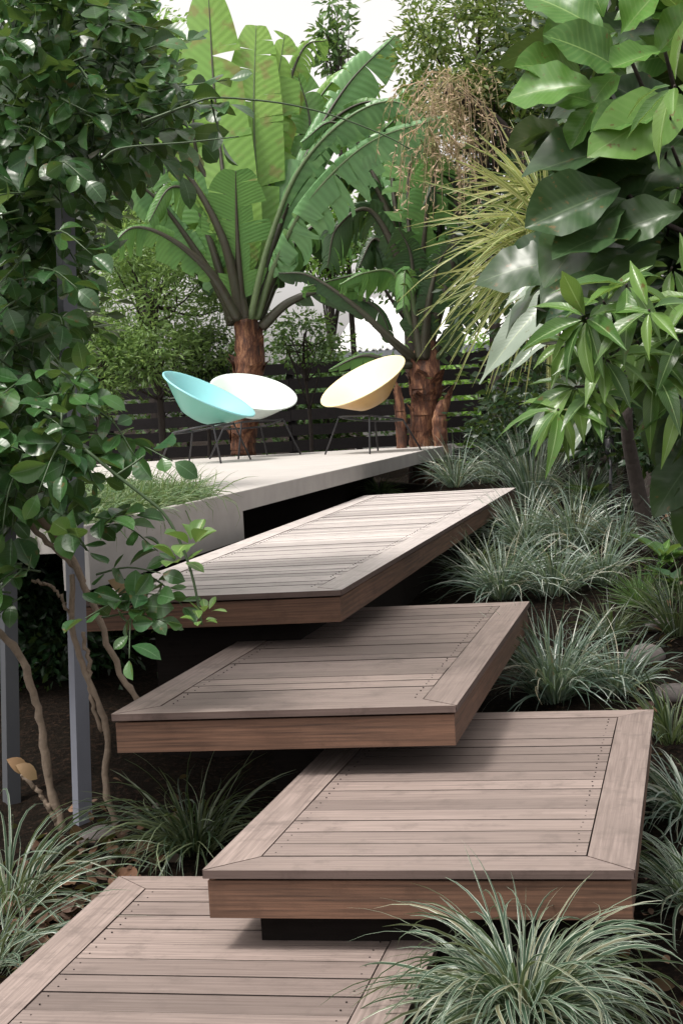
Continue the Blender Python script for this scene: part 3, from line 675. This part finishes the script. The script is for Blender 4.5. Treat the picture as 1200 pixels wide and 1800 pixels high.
pseudostem(bB, [(775, 800, dB-.2), (772, 740, dB-.2), (780, 700, dB-.2)], [.075, .08, .04], 7, 'side_shoot')
pseudostem(bB, [(706, 800, dB-.2), (704, 730, dB-.2), (698, 680, dB-.2)], [.05, .055, .035], 7, 'side_shoot')
for a in [
    ([(745, 620, dB), (728, 480, dB), (716, 340, dB+.1), (735, 150, dB+.2)], .55, M['banana'], .3, .3, .5, 'petiole'),
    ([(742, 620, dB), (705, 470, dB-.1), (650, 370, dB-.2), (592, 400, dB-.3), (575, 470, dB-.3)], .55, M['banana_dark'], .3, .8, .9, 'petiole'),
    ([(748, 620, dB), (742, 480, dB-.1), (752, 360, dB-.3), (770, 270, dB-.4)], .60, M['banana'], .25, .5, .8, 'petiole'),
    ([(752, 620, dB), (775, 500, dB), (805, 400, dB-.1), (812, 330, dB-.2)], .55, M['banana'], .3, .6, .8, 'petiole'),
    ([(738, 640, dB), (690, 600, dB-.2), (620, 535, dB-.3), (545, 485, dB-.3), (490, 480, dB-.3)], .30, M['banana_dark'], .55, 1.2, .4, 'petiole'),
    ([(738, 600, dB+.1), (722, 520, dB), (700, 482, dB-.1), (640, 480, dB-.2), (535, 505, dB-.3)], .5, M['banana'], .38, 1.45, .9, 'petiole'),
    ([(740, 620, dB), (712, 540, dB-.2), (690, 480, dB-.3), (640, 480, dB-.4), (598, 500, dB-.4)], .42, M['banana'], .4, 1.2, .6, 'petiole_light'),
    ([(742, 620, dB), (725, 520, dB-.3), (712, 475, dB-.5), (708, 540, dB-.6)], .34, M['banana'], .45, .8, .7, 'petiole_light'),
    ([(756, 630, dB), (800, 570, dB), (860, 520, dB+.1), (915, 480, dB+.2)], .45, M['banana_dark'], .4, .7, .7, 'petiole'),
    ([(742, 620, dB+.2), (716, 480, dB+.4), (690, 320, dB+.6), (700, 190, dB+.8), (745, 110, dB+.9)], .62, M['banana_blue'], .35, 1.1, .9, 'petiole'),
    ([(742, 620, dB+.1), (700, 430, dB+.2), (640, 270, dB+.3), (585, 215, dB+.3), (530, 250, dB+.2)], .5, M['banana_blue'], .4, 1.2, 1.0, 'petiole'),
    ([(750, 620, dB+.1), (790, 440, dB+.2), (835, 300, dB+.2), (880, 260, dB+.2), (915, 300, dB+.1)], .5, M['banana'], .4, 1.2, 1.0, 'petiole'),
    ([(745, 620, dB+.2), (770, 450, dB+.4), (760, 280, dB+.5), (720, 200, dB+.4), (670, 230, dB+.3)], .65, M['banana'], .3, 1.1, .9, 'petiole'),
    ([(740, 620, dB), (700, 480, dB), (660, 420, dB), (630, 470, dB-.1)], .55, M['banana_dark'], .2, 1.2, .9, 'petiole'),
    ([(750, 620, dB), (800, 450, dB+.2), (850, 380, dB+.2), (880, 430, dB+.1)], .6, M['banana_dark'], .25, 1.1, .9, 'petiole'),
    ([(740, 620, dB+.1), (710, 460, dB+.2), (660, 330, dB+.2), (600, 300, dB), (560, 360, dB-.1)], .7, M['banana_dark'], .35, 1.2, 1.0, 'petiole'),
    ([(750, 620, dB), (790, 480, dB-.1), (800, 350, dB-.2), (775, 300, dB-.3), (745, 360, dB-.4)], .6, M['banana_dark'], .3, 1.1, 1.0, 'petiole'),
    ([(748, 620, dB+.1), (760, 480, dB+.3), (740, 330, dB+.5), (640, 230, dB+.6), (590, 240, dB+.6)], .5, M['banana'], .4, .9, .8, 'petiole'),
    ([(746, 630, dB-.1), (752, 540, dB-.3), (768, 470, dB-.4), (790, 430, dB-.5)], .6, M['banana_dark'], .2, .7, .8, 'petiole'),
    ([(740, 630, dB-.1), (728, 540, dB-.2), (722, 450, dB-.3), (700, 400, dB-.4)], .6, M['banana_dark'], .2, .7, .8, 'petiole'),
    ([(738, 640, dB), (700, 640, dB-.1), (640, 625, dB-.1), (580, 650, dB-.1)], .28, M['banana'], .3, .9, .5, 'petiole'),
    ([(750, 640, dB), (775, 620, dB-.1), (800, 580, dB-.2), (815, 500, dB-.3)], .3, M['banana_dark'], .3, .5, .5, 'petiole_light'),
]: banana_leaf(bB, a[0], a[1], a[2], a[3], a[4], None, a[5], a[6])

# ------------------------------------------------------------------ striped spiky plant and dry plume
c = D(965, 385, 9.2)
o = thing('striped_yucca', fall(1300, 900, 9.6), 'spiky plant with yellow striped narrow leaves fanning left in front of the dark tree', 'spiky plant')
mb = MB()
for ccx, ccy, nn_, L_ in ((965, 390, 85, .92), (965, 470, 75, .80), (945, 330, 34, .62)):
    cc = D(ccx, ccy, 9.2); n_ = nn_
    ang = np.radians(rng.uniform(95, 275, n_)) if L_ > .46 else np.radians(rng.uniform(60, 200, n_))
    ln = L_*rng.uniform(.6, 1, n_); dep = rng.normal(0, .35, n_)
    d0 = norm(np.cos(ang)[:, None]*CR+np.sin(ang)[:, None]*CU+dep[:, None]*CF)
    t = np.linspace(0, 1, 8); drop = rng.uniform(.05, .42, n_)
    P = cc+d0[:, None]*(ln[:, None]*t)[..., None]-np.array([0, 0, 1])*(drop[:, None]*ln[:, None]*t**2.2)[..., None]
    T = norm(np.gradient(P, axis=1)); sd_ = norm(np.cross(T, rdir(n_, .2, -CF)[:, None])); wt = .020*np.clip(1.05-t**2, .02, 1)
    V = np.stack([P-sd_*wt[None, :, None]/2, P+np.cross(sd_, T)*-.003, P+sd_*wt[None, :, None]/2], 2); k = 24
    i, j = np.meshgrid(np.arange(7), np.arange(2), indexing='ij'); F = np.stack([i*3+j, i*3+j+1, (i+1)*3+j+1, (i+1)*3+j], -1).reshape(-1, 4)
    U = np.zeros((n_, 8, 3, 2)); U[..., 0] = [0, .5, 1]; U[..., 1] = t[None, :, None]
    mb.add(V.reshape(-1, 3), (F[None]+(np.arange(n_)*k)[:, None, None]).reshape(-1, 4), U.reshape(-1, 2))
mb.build('crown', M['yucca'], o)
mb = MB(); tube(mb, smooth_path([fall(1300, 900, 9.6), D(1260, 640, 9.5), D(1080, 450, 9.3), D(965, 385, 9.2)], 18), [.05, .04, .03], 8); mb.build('trunk', M['bark_dark'], o)
o = thing('dry_palm', fall(960, 800, 17), 'dry orange brown plumes hanging under the overhanging tree, above the striped plant', 'palm')
mb = MB()
for k in range(125):
    s_ = D(rng.normal(785, 30), rng.uniform(110, 260), 15.6+rng.normal(0, .2)); ang = rng.uniform(-.9, 1.1)
    e = s_+CR*math.sin(ang)*.55*rng.uniform(.4, 1)-CU*rng.uniform(.3, .85); md = (s_+e)/2+CU*.12+CR*math.sin(ang)*.1
    P = smooth_path([s_, md, e], 7); tube(mb, P, [.006, .003], 3)
    n_ = 18; pos = P[rng.integers(1, 7, n_)]+rng.normal(0, .02, (n_, 3)); scatter(mb, FINE_L, pos, rdir(n_, -.6), rdir(n_, .3), .06*rng.uniform(.5, 1.4, n_))
mb.build('plume', M['plume'], o)
mb = MB(); tube(mb, smooth_path([fall(960, 800, 17), D(955, 500, 16.6), D(900, 250, 16.1), D(775, 150, 15.7)], 16), [.09, .07, .05], 8); mb.build('trunk', M['bark_dark'], o)

# ------------------------------------------------------------------ right foreground: broad leaved tree
def broad_tree():
    d = 6.3
    o = thing('broad_leaf_tree', fall(1290, 1000, d+.6), 'tree with very large broad veined leaves filling the upper right corner', 'tree')
    L = [  # base px,py -> tip px,py, depth
        (1060, 60, 925, -40, 0), (1060, 30, 1010, -90, .1), (1090, 60, 1180, -50, .1), (1100, 130, 985, 45, -.1), (1095, 120, 1010, 175, 0), (1085, 60, 960, 70, .15),
        (1040, 150, 890, 150, -.1), (1060, 190, 960, 130, .05), (1050, 180, 1000, 260, .0), (1020, 130, 930, 95, .2), (1130, 40, 1100, -70, .1), (1150, 100, 1230, 10, 0),
        (1180, 260, 930, 250, .0), (1170, 255, 1010, 330, .1), (1150, 240, 1000, 215, .2), (1190, 230, 1090, 130, .25), (1200, 240, 1110, 300, .2),
        (1090, 330, 925, 395, -.15), (1100, 350, 950, 465, 0), (1110, 340, 930, 430, .1), (1080, 300, 960, 280, .15), (1130, 350, 1010, 370, .05), (1120, 380, 1030, 450, .15),
        (1150, 300, 985, 345, -.05), (1130, 400, 985, 410, -.1), (1160, 430, 1050, 480, -.05), (1170, 200, 1040, 225, -.1), (1200, 370, 1060, 400, -.1), (1210, 180, 1090, 210, -.1), (1160, 90, 1060, 120, -.1), (1110, 450, 960, 500, .1),
        (1200, 100, 1090, 90, .3), (1230, 180, 1130, 60, .3), (1200, 20, 1090, 10, .25), (1240, 320, 1110, 250, .3), (1240, 60, 1150, -30, .3)]
    lt, dk = MB(), MB()
    for k, (ax, ay, bx, by, dd) in enumerate(L):
        a = D(ax, ay, d+dd+rng.normal(0, .05)); b = D(bx, by, d+dd+rng.normal(-.08, .1)); ln = np.linalg.norm(b-a)
        nr = norm(norm(EYE-a)*.75+np.array([0, 0, .8])+rng.normal(0, .3, 3))
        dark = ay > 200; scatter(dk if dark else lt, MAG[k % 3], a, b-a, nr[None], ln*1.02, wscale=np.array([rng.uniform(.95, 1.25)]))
    n_ = 120; px = rng.uniform(1000, 1330, n_); py = rng.uniform(-150, 520, n_)
    pos = np.array([D(x, y, d+.35+rng.uniform(0, .5)) for x, y in zip(px, py)])
    dirs = norm(-CR*rng.uniform(.2, 1, n_)[:, None]+CU*rng.uniform(-.6, .4, n_)[:, None]+rng.normal(0, .3, (n_, 3)))
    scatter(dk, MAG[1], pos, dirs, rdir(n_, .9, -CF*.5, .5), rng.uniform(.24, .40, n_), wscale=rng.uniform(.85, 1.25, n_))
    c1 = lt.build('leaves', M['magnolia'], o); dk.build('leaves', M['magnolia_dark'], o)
    mb = MB(); base = fall(1290, 1000, d+.6)
    tr = smooth_path([base-[0, 0, .1], D(1300, 700, d+.6), D(1250, 350, d+.5), D(1200, 0, d+.4)], 16); tube(mb, tr, [.07, .03], 9)
    for e in ((1095, 75), (1070, 170), (1180, 258), (1100, 340), (1160, 60), (1230, 200)):
        tube(mb, smooth_path([tr[9], (tr[9]+D(*e, d+.1))/2+[0, 0, -.05], D(*e, d+.05)], 8), [.018, .007], 6)
    mb.build('trunk', M['bark_dark'], o)
broad_tree()

def whorl(mb, c, n_, L, axis, tplset=LAN, openness=.9, mi=0, down=.35):
    c = np.asarray(c, float); axis = norm(axis); a = norm(np.cross(axis, [.3, .2, .9])); b = np.cross(axis, a)
    th = np.linspace(0, 2*np.pi, n_, endpoint=False)+rng.uniform(0, 6)
    for k, t in enumerate(th):
        dr = norm((a*math.cos(t)+b*math.sin(t))*openness+axis*rng.uniform(.15, .8)-np.array([0, 0, down])+rng.normal(0, .12, 3))
        scatter(mb, tplset[rng.integers(len(tplset))], c+dr*.02, dr[None], (axis+[0, 0, .6]+rng.normal(0, .2, 3))[None], L*rng.uniform(.7, 1.1), mi, np.array([rng.uniform(.85, 1.2)]))
def lance_tree():
    d = 6.0
    base = G(1146, 965); dt = float((base-EYE)@CF)
    o = thing('long_leaf_tree', base, 'small tree with glossy long pointed leaves and a bare leaning trunk on the right', 'tree')
    lt, dk = MB(), MB()
    C = [(1030, 560, .25), (1100, 500, .23), (1180, 470, .23), (1190, 330, .22), (1185, 150, .24), (1060, 630, .22), (1120, 600, .24), (1010, 680, .22),
         (1150, 660, .24), (1195, 590, .24), (1000, 600, .2), (1060, 530, .2), (1140, 545, .22), (1195, 700, .22), (980, 720, .2), (1050, 690, .2), (1220, 520, .24)]
    mb = MB(); tp = smooth_path([base-[0, 0, .1], D(1120, 860, dt-.1), D(1100, 740, dt-.3), D(1115, 640, dt-.6), D(1150, 560, d+.2)], 20)
    tube(mb, tp, [.055, .045, .03, .02], 9)
    for k, (px, py, L) in enumerate(C):
        cc = D(px, py, d+rng.normal(0, .18)); ax = norm(-CF*.75+CU*.5+CR*rng.normal(-.2, .3)+rng.normal(0, .2, 3))
        whorl(lt, cc, int(rng.integers(6, 10)), L*1.08, ax, down=.6)
        s_ = tp[rng.integers(13, 19)]; tube(mb, smooth_path([s_, (s_+cc)/2+[0, 0, -.04], cc], 7), [.010, .005], 5)
    for k in range(36):
        px, py = rng.uniform(985, 1260), rng.uniform(430, 830)
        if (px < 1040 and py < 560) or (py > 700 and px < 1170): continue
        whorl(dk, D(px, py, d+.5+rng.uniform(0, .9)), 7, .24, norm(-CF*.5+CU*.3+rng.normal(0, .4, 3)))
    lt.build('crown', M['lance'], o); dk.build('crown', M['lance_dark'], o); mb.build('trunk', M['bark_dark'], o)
lance_tree()
# pale ginger-like leaves hanging in the middle right
o = thing('pale_leaf_plant', fall(1260, 900, 8.3), 'plant with long pale silvery leaves hanging over the fence on the right', 'plant')
GL = leaf_tpl(14, 3, lance, .24, .18, .22, .014); mb = MB()
for (ax, ay, bx, by, dd, ws) in [(1005, 485, 832, 640, 0, 1.25), (975, 465, 885, 520, .1, 1.5), (1010, 490, 925, 600, .15, .9), (1045, 640, 920, 735, .1, 1.0), (1050, 720, 985, 800, 0, .9), (1010, 560, 880, 640, .3, .8)]:
    a = D(ax, ay, 7.6+dd); b = D(bx, by, 7.5+dd); nr = norm(norm(EYE-a)+np.array([0, 0, 1.1])); scatter(mb, GL, a, b-a, nr[None], np.linalg.norm(b-a)*1.02, wscale=np.array([ws]))
mb.build('leaves', M['ginger'], o)
mb = MB(); 
for (x_, y_) in ((1005, 485), (975, 465), (1045, 640), (1050, 720)):
    tube(mb, smooth_path([fall(1260, 900, 8.3), D(1200, 690, 8.1), D(x_, y_, 7.6)], 10), [.012, .006], 6)
mb.build('stem', M['bark_dark'], o)

# ------------------------------------------------------------------ climbing vine on the left
def inpoly(poly, n_):
    poly = np.array(poly, float); lo, hi = poly.min(0), poly.max(0); out = []
    while len(out) < n_:
        q = rng.uniform(lo, hi); c_ = False; j = len(poly)-1
        for i in range(len(poly)):
            if (poly[i, 1] > q[1]) != (poly[j, 1] > q[1]) and q[0] < (poly[j, 0]-poly[i, 0])*(q[1]-poly[i, 1])/(poly[j, 1]-poly[i, 1])+poly[i, 0]: c_ = not c_
            j = i
        if c_: out.append(q)
    return np.array(out)
def sprig(mb, st, s_, direc, ln, leaf, nleaf=None, droop=.3):
    """a twig with alternate leaves"""
    direc = norm(direc); nleaf = nleaf or max(3, int(ln/(leaf*.42)))
    e = s_+direc*ln-np.array([0, 0, droop*ln]); P = smooth_path([s_, (s_+e)/2+np.array([0, 0, .08*ln])+rng.normal(0, .04, 3)*ln, e], nleaf+2)
    tube(st, P, [.004, .0018], 5)
    T = norm(np.gradient(P, axis=0)); up = norm(np.array([0, 0, 1.0])-CF*.5+rng.normal(0, .25, 3))
    for k in range(1, nleaf+2):
        sd_ = norm(np.cross(T[k], up))*(1 if k % 2 else -1)
        dr = norm(sd_*.9+T[k]*rng.uniform(.3, 1.1)+rng.normal(0, .3, 3)) if k <= nleaf else T[-1]
        nr = norm(up+rng.normal(0, .55, 3)); sz = leaf*rng.uniform(.65, 1.15)
        scatter(mb, VINE[rng.integers(4)], P[k]+dr*.008, dr[None], nr[None], sz, wscale=np.array([rng.uniform(.85, 1.15)]))
vine = thing('climbing_vine', fall(130, 1450, 5.5), 'large glossy leaved climbing vine covering the left side with twisted bare stems', 'vine')
lf, st, lfd = MB(), MB(), MB()
Z = [([(-40, -60), (225, -60), (250, 90), (300, 100), (320, 190), (290, 235), (190, 255), (140, 330), (115, 470), (90, 520), (-40, 560)], 330, 5.0, 5.9),
     ([(-40, 520), (100, 500), (115, 560), (60, 640), (-40, 660)], 40, 5.2, 5.8),
     ([(-40, 640), (60, 620), (100, 700), (130, 770), (105, 850), (60, 890), (-40, 880)], 95, 4.9, 5.6),
     ([(-40, 700), (60, 690), (135, 740), (140, 800), (60, 840), (-40, 840)], 45, 4.8, 5.2),
     ([(95, 300), (150, 300), (150, 520), (110, 520)], 6, 5.2, 5.5),
     ([(60, 880), (120, 880), (200, 950), (300, 1010), (290, 1080), (200, 1080), (150, 1000), (80, 960)], 8, 4.8, 5.2),
     ([(-30, 930), (70, 960), (80, 1040), (-30, 1080)], 14, 4.9, 5.4)]
for poly, n_, D0, D1 in Z:
    for q in inpoly(poly, n_):
        d0, d1 = D0, D1
        if q[0] > 55 and 285 < q[1] < 800 and n_ > 60: d0, d1 = 5.95, 6.4
        s_ = D(q[0], q[1], rng.uniform(d0, d1)); dr = CR*(rng.uniform(-1, -.1) if q[1] > 260 and q[0] < 60 else rng.uniform(-.5, 1))+CU*rng.normal(0, .5)-CF*rng.uniform(0, .7)
        sprig(lf, st, s_, dr, rng.uniform(.08, .19), rng.uniform(.065, .125))
for poly, n_, d0, d1 in Z[:3]:                                 # inner layers
    for q in inpoly(poly, int(n_*.8)):
        if q[0] > 140 and q[1] > 240: continue
        sprig(lfd, st, D(q[0]-25, q[1], rng.uniform(d1, d1+.7)), rdir(1)[0], .22, .11)
# hand-placed sprays that reach out of the mass
for (a, b, lsz) in [((150, 220), (330, 165), .11), ((200, 190), (395, 130), .105), ((230, 240), (395, 175), .10), ((240, 120), (300, 130), .1), ((85, 410), (160, 440), .10), ((70, 470), (135, 500), .10), ((95, 290), (150, 310), .10), ((80, 650), (150, 700), .10), ((110, 730), (150, 640), .09), ((90, 900), (190, 905), .10),
                    ((120, 700), (235, 790), .1), ((150, 760), (300, 800), .10), ((160, 930), (275, 960), .10), ((170, 1060), (290, 1040), .10), ((170, 1010), (280, 1000), .1), ((60, 700), (170, 690), .1), ((180, 1085), (290, 1085), .09)]:
    s_, e = D(*a, 5.0), D(*b, 4.85); sprig(lf, st, s_, e-s_, np.linalg.norm(e-s_)*1.02, lsz*.85, droop=.05)
sprig(lf, st, D(372, 175, 4.85), D(392, 235, 4.85)-D(372, 175, 4.85), .1, .07, 3)
brl = MB(); whorl(brl, D(340, 960, 4.75), 6, .085, CU-CF*.4, VINE, .8, 0, -.2); whorl(brl, D(318, 990, 4.8), 5, .075, CU-CF*.3, VINE, .9, 0, 0)
whorl(brl, D(362, 1080, 4.7), 5, .045, CU-CF*.3, VINE, .9, 0, -.2); whorl(brl, D(352, 1095, 4.7), 5, .04, CU-CF*.3, VINE, .9, 0, .1)
lf.build('leaves', M['vine'], vine); lfd.build('leaves', M['vine'], vine); brl.build('young_leaves', M['vine_bright'], vine)
st.build('twigs', M['stem_green'], vine)
yl = MB(); 
for (x, y) in ((190, 1020), (225, 1035), (180, 1045), (12, 1335), (28, 1345)): scatter(yl, VINE[1], D(x, y, 5.0), (CR*.9-CU*.3)[None], (CU-CF)[None], .075)
o_ = yl.build('yellowed_leaves', M['dry_leaf'], vine)
for pts, r in [([(55, 895), (110, 955), (150, 1030), (185, 1120), (215, 1190), (242, 1226), (255, 1300)], [.016, .014, .014]),
               ([(128, 1010), (130, 1110), (145, 1170), (175, 1240), (190, 1300), (186, 1380), (205, 1455)], [.013, .015, .016]),
               ([(146, 1110), (158, 1170), (162, 1230), (180, 1285)], [.010, .009]),
               ([(-20, 1095), (35, 1150), (60, 1220), (75, 1290), (90, 1380), (112, 1460)], [.017, .017, .02]),
               ([(38, 1360), (75, 1402), (102, 1450)], [.010, .012]),
               ([(-20, 850), (60, 930), (130, 995), (160, 1060)], [.014, .012]),
               ([(60, 1020), (95, 1035), (125, 1080)], [.007, .007]),
               ]:
    P = smooth_path([D(x, y, 5.35) for x, y in pts], 26); P += rng.normal(0, .003, P.shape)
    mb = MB(); tube(mb, P, np.array(r)*.78, 8, 0, .10); mb.build('stem', M['bark_brown'], vine)
for pts, r in [([(150, 790), (205, 835), (250, 870), (290, 905), (320, 960), (340, 1020), (355, 1098)], [.006, .005, .004]),
               ([(205, 835), (235, 815), (255, 800)], [.004, .003]),
               ([(250, 215), (330, 185), (375, 172), (450, 176), (520, 186), (600, 208), (680, 240), (720, 262)], [.004, .003, .002]),
               ([(180, 280), (215, 260), (330, 250), (420, 240)], [.004, .002])]:
    P = smooth_path([D(x, y, 4.8) for x, y in pts], 26); mb = MB(); tube(mb, P, r, 6); mb.build('runner', M['stem_green'], vine)

# ------------------------------------------------------------------ grass tussocks
def tussock(c, n_, L, wd, mat, label, e0=(35, 88), bend=(40, 150), base_r=None, cat='grass tussock', group='grass tussocks', name='grass_tussock', segs=8):
    mb = MB(); blades(mb, c, n_, L, wd, e0=e0, bend=bend, base_r=base_r or L*.16, segs=segs, gzf=gz)
    o = mb.build(name, mat); me = o.data; me.transform(Matrix.Translation(-Vector(c))); o.location = Vector(c)
    return tag(o, label, cat, group)
cB = fall(915, 1790, 3.45)
tussock(cB+[0, 0, .22], 560, .45, .0095, M['tuss_var'], 'big arching cream edged tussock right in front of the second platform', (20, 88), (60, 185), .07, segs=10)
tussock(G(15, 1600), 120, .66, .0095, M['tuss_var'], 'cream edged tussock at the left edge beside the lowest platform', (25, 88), (50, 150))
tussock(G(-40, 1720), 110, .60, .0095, M['tuss_var'], 'cream edged tussock in the bottom left corner')
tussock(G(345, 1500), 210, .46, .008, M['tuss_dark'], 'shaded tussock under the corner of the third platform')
tussock(G(1215, 1440), 260, .42, .009, M['tuss'], 'tussock cut by the right edge beside the second platform')
tussock(G(1225, 1600), 160, .40, .010, M['tuss_var'], 'tussock at the right edge beyond the big front one')
T_ = [(975, 1235, 360, .40, 'tuss', 'dense blue green tussock directly behind the second platform'),
      (1085, 1225, 130, .34, 'tuss', 'loose tussock beside the rocks, behind the second platform'),
      (880, 1055, 260, .36, 'tuss', 'tussock leaning over the far corner of the third platform'),
      (975, 1045, 240, .40, 'tuss', 'tussock just right of the third platform\'s far corner'),
      (925, 975, 330, .46, 'tuss', 'tussock beside the long side of the topmost platform'),
      (1010, 965, 240, .42, 'tuss', 'full tussock left of the bare leaning trunk'),
      (935, 890, 230, .70, 'tuss', 'tall upright tussock at the far right corner of the topmost platform'),
      (1030, 890, 200, .45, 'tuss', 'tussock behind the full one, left of the leaning trunk'),
      (800, 858, 170, .50, 'tuss', 'spiky silvery tussock between the terrace tip and topmost platform'),
      (860, 850, 160, .45, 'tuss', 'tussock behind the far edge of the topmost platform'),
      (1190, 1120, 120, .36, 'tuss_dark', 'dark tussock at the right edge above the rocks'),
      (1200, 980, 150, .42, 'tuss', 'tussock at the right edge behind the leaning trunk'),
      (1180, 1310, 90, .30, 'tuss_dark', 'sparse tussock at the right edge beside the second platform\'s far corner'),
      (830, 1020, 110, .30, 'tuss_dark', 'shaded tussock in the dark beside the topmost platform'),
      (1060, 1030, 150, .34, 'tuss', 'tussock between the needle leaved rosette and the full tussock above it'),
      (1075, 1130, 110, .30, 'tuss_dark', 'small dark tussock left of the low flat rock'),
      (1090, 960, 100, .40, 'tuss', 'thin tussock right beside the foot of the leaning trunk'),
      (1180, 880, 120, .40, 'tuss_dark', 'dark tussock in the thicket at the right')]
for x, y, n_, L, mt, lb in T_:
    up_ = (45, 89) if L > .5 else (30, 88)
    tussock(G(x, y), int(n_*1.0), L*rng.uniform(1.15, 1.5), .009, M[mt], lb, (55, 90) if L > .5 else (42, 90), (10, 80) if L > .5 else (15, 120), L*rng.uniform(.12, .3))
tussock(G(1125, 1065), 260, .26, .005, M['fine'], 'green needle leaved rosette at the foot of the leaning trunk', (10, 80), (0, 40), .02, 'rosette plant', None, 'needle_rosette')
tussock(G(668, 868), 150, .24, .008, M['turf'], 'small green fern clump in the dark under the terrace tip', (20, 80), (20, 90), .05, 'fern', None, 'fern')

# low broad plants in the undergrowth at the right
def low_plant(px, py, n_, L, mat, label, tpl=LAN, e=(.3, 1.2)):
    c = G(px, py); mb = MB()
    th = rng.uniform(0, 6.28, n_); dr = np.c_[np.cos(th), np.sin(th), rng.uniform(*e, n_)]
    for k in range(n_): scatter(mb, tpl[k % 3], c+rng.normal(0, .02, 3)*[1, 1, 0]+[0, 0, .02+.1*rng.random()], dr[k][None], np.array([[0, 0, 1.]])-dr[k]*.3, L*rng.uniform(.6, 1.1), wscale=np.array([rng.uniform(.9, 1.6)]))
    for k in range(n_//3): tube(mb, smooth_path([c, c+dr[k]*.05, c+norm(dr[k])*.12], 4), .004, 4)
    o = mb.build('low_plant', mat); o.data.transform(Matrix.Translation(-Vector(c))); o.location = Vector(c); tag(o, label, 'plant', 'low plants in the undergrowth')
low_plant(835, 800, 16, .5, M['lance'], 'broad leaved plant at the right tip of the terrace')
low_plant(945, 800, 12, .8, M['vine_bright'], 'plant with bright yellow green leaves under the pale hanging leaves')
low_plant(1030, 815, 14, .4, M['lance_dark'], 'dark leafy plant left of the garden light')
low_plant(1165, 1010, 16, .26, M['lance'], 'leafy plant just right of the leaning trunk')
low_plant(1190, 1060, 14, .24, M['lance_dark'], 'dark leafy plant at the right edge')
low_plant(1050, 900, 14, .3, M['lance_dark'], 'dark leafy plant behind the full tussock')
low_plant(215, 800, 14, .4, M['lance'], 'leafy plant at the back left corner of the terrace')

o = thing('broad_leaf_plant', fall(1250, 960, 7.6), 'plant with wide dull green leaves at the right edge above the rocks', 'plant'); mb = MB()
for (ax, ay, bx, by, ws) in [(1215, 640, 1150, 800, 1.2), (1230, 690, 1185, 850, 1.2), (1240, 600, 1130, 700, 1.1), (1260, 760, 1150, 860, 1.0), (1240, 820, 1200, 930, 1.0)]:
    a = D(ax, ay, 7.3); b = D(bx, by, 7.2); nr = norm(norm(EYE-a)+np.array([0, 0, .8])+rng.normal(0, .2, 3)); scatter(mb, MAG[1], a, b-a, nr[None], np.linalg.norm(b-a)*1.05, wscale=np.array([ws]))
    tube(mb, smooth_path([fall(1250, 960, 7.6), D(1262, 820, 7.5), a], 8), [.012, .006], 6)
mb.build('leaves', M['magnolia_dark'], o)

# garden light on a stake
b = G(1072, 905); db = float((b-EYE)@CF); t = D(1072, 800, db)
o = thing('garden_light', b, 'small dark garden light on a stake left of the leaning trunk', 'garden light')
mb = MB(); tube(mb, [b-[0, 0, .05], t], .012, 8); mb.build('stake', M['metal_dark'], o)
mb = MB(); tube(mb, [t, t+[0, 0, .02], t+[0, 0, .12], t+[0, 0, .135]], [.022, .04, .04, .01], 14); mb.build('lamp_head', M['metal_dark'], o)

# ------------------------------------------------------------------ rocks
def rock(px, py, s, label):
    c = G(px, py); n1, n2 = 10, 16; th, ph = np.meshgrid(np.linspace(0, np.pi, n1), np.linspace(0, 2*np.pi, n2, endpoint=False), indexing='ij')
    V = np.stack([np.sin(th)*np.cos(ph), np.sin(th)*np.sin(ph), np.cos(th)], -1)
    k1 = rng.normal(0, 2.2, (5, 3)); f = 1+sum(.09*np.sin(V@k+rng.uniform(0, 6)) for k in k1); V = V*f[..., None]*np.array([s, s*.8, s*.55])
    i, j = np.meshgrid(np.arange(n1-1), np.arange(n2), indexing='ij'); j2 = (j+1) % n2
    o = MB().add(V.reshape(-1, 3), np.stack([i*n2+j, (i+1)*n2+j, (i+1)*n2+j2, i*n2+j2], -1).reshape(-1, 4)).build('rock', M['rock'])
    o.location = Vector(c+[0, 0, s*.2]); tag(o, label, 'rock', 'rocks in the planting')
rock(1178, 1225, .075, 'rounded grey rock by the right edge behind the second platform')
rock(1130, 1160, .09, 'low flat rock above the rounded grey one')
rock(1165, 1105, .08, 'small rock below the dark plants at the right edge')
rock(175, 1480, .07, 'brown stone on the soil near the foot of the painted post')

# ------------------------------------------------------------------ litter on the soil
mb = MB(); n_ = 2600
pos = np.c_[rng.uniform(-.2, 2.8, n_), rng.uniform(2.4, 15, n_)**1.0]; z = gz(pos[:, 0], pos[:, 1])+.012+rng.uniform(0, .02, n_)
P3_ = np.c_[pos, z]; scatter(mb, VINE[1], P3_, rdir(n_)*[1, 1, .25], rdir(n_, 2.2), rng.uniform(.02, .06, n_))
n_ = 900; cc = G(130, 1620); P3_ = np.c_[rng.normal(cc[0], .3, n_), rng.normal(cc[1], .4, n_), np.zeros(n_)]
P3_ = P3_[P3_[:, 0] < w1[0]-.03]; n_ = len(P3_); P3_[:, 2] = gz(P3_[:, 0], P3_[:, 1])+.015+rng.uniform(0, .03, n_)
scatter(mb, VINE[1], P3_, rdir(n_)*[1, 1, .3], rdir(n_, 1.6), rng.uniform(.03, .07, n_))
tag(mb.build('leaf_litter', M['litter']), 'brown fallen leaves and bark scattered over the soil', 'leaf litter', kind='stuff')
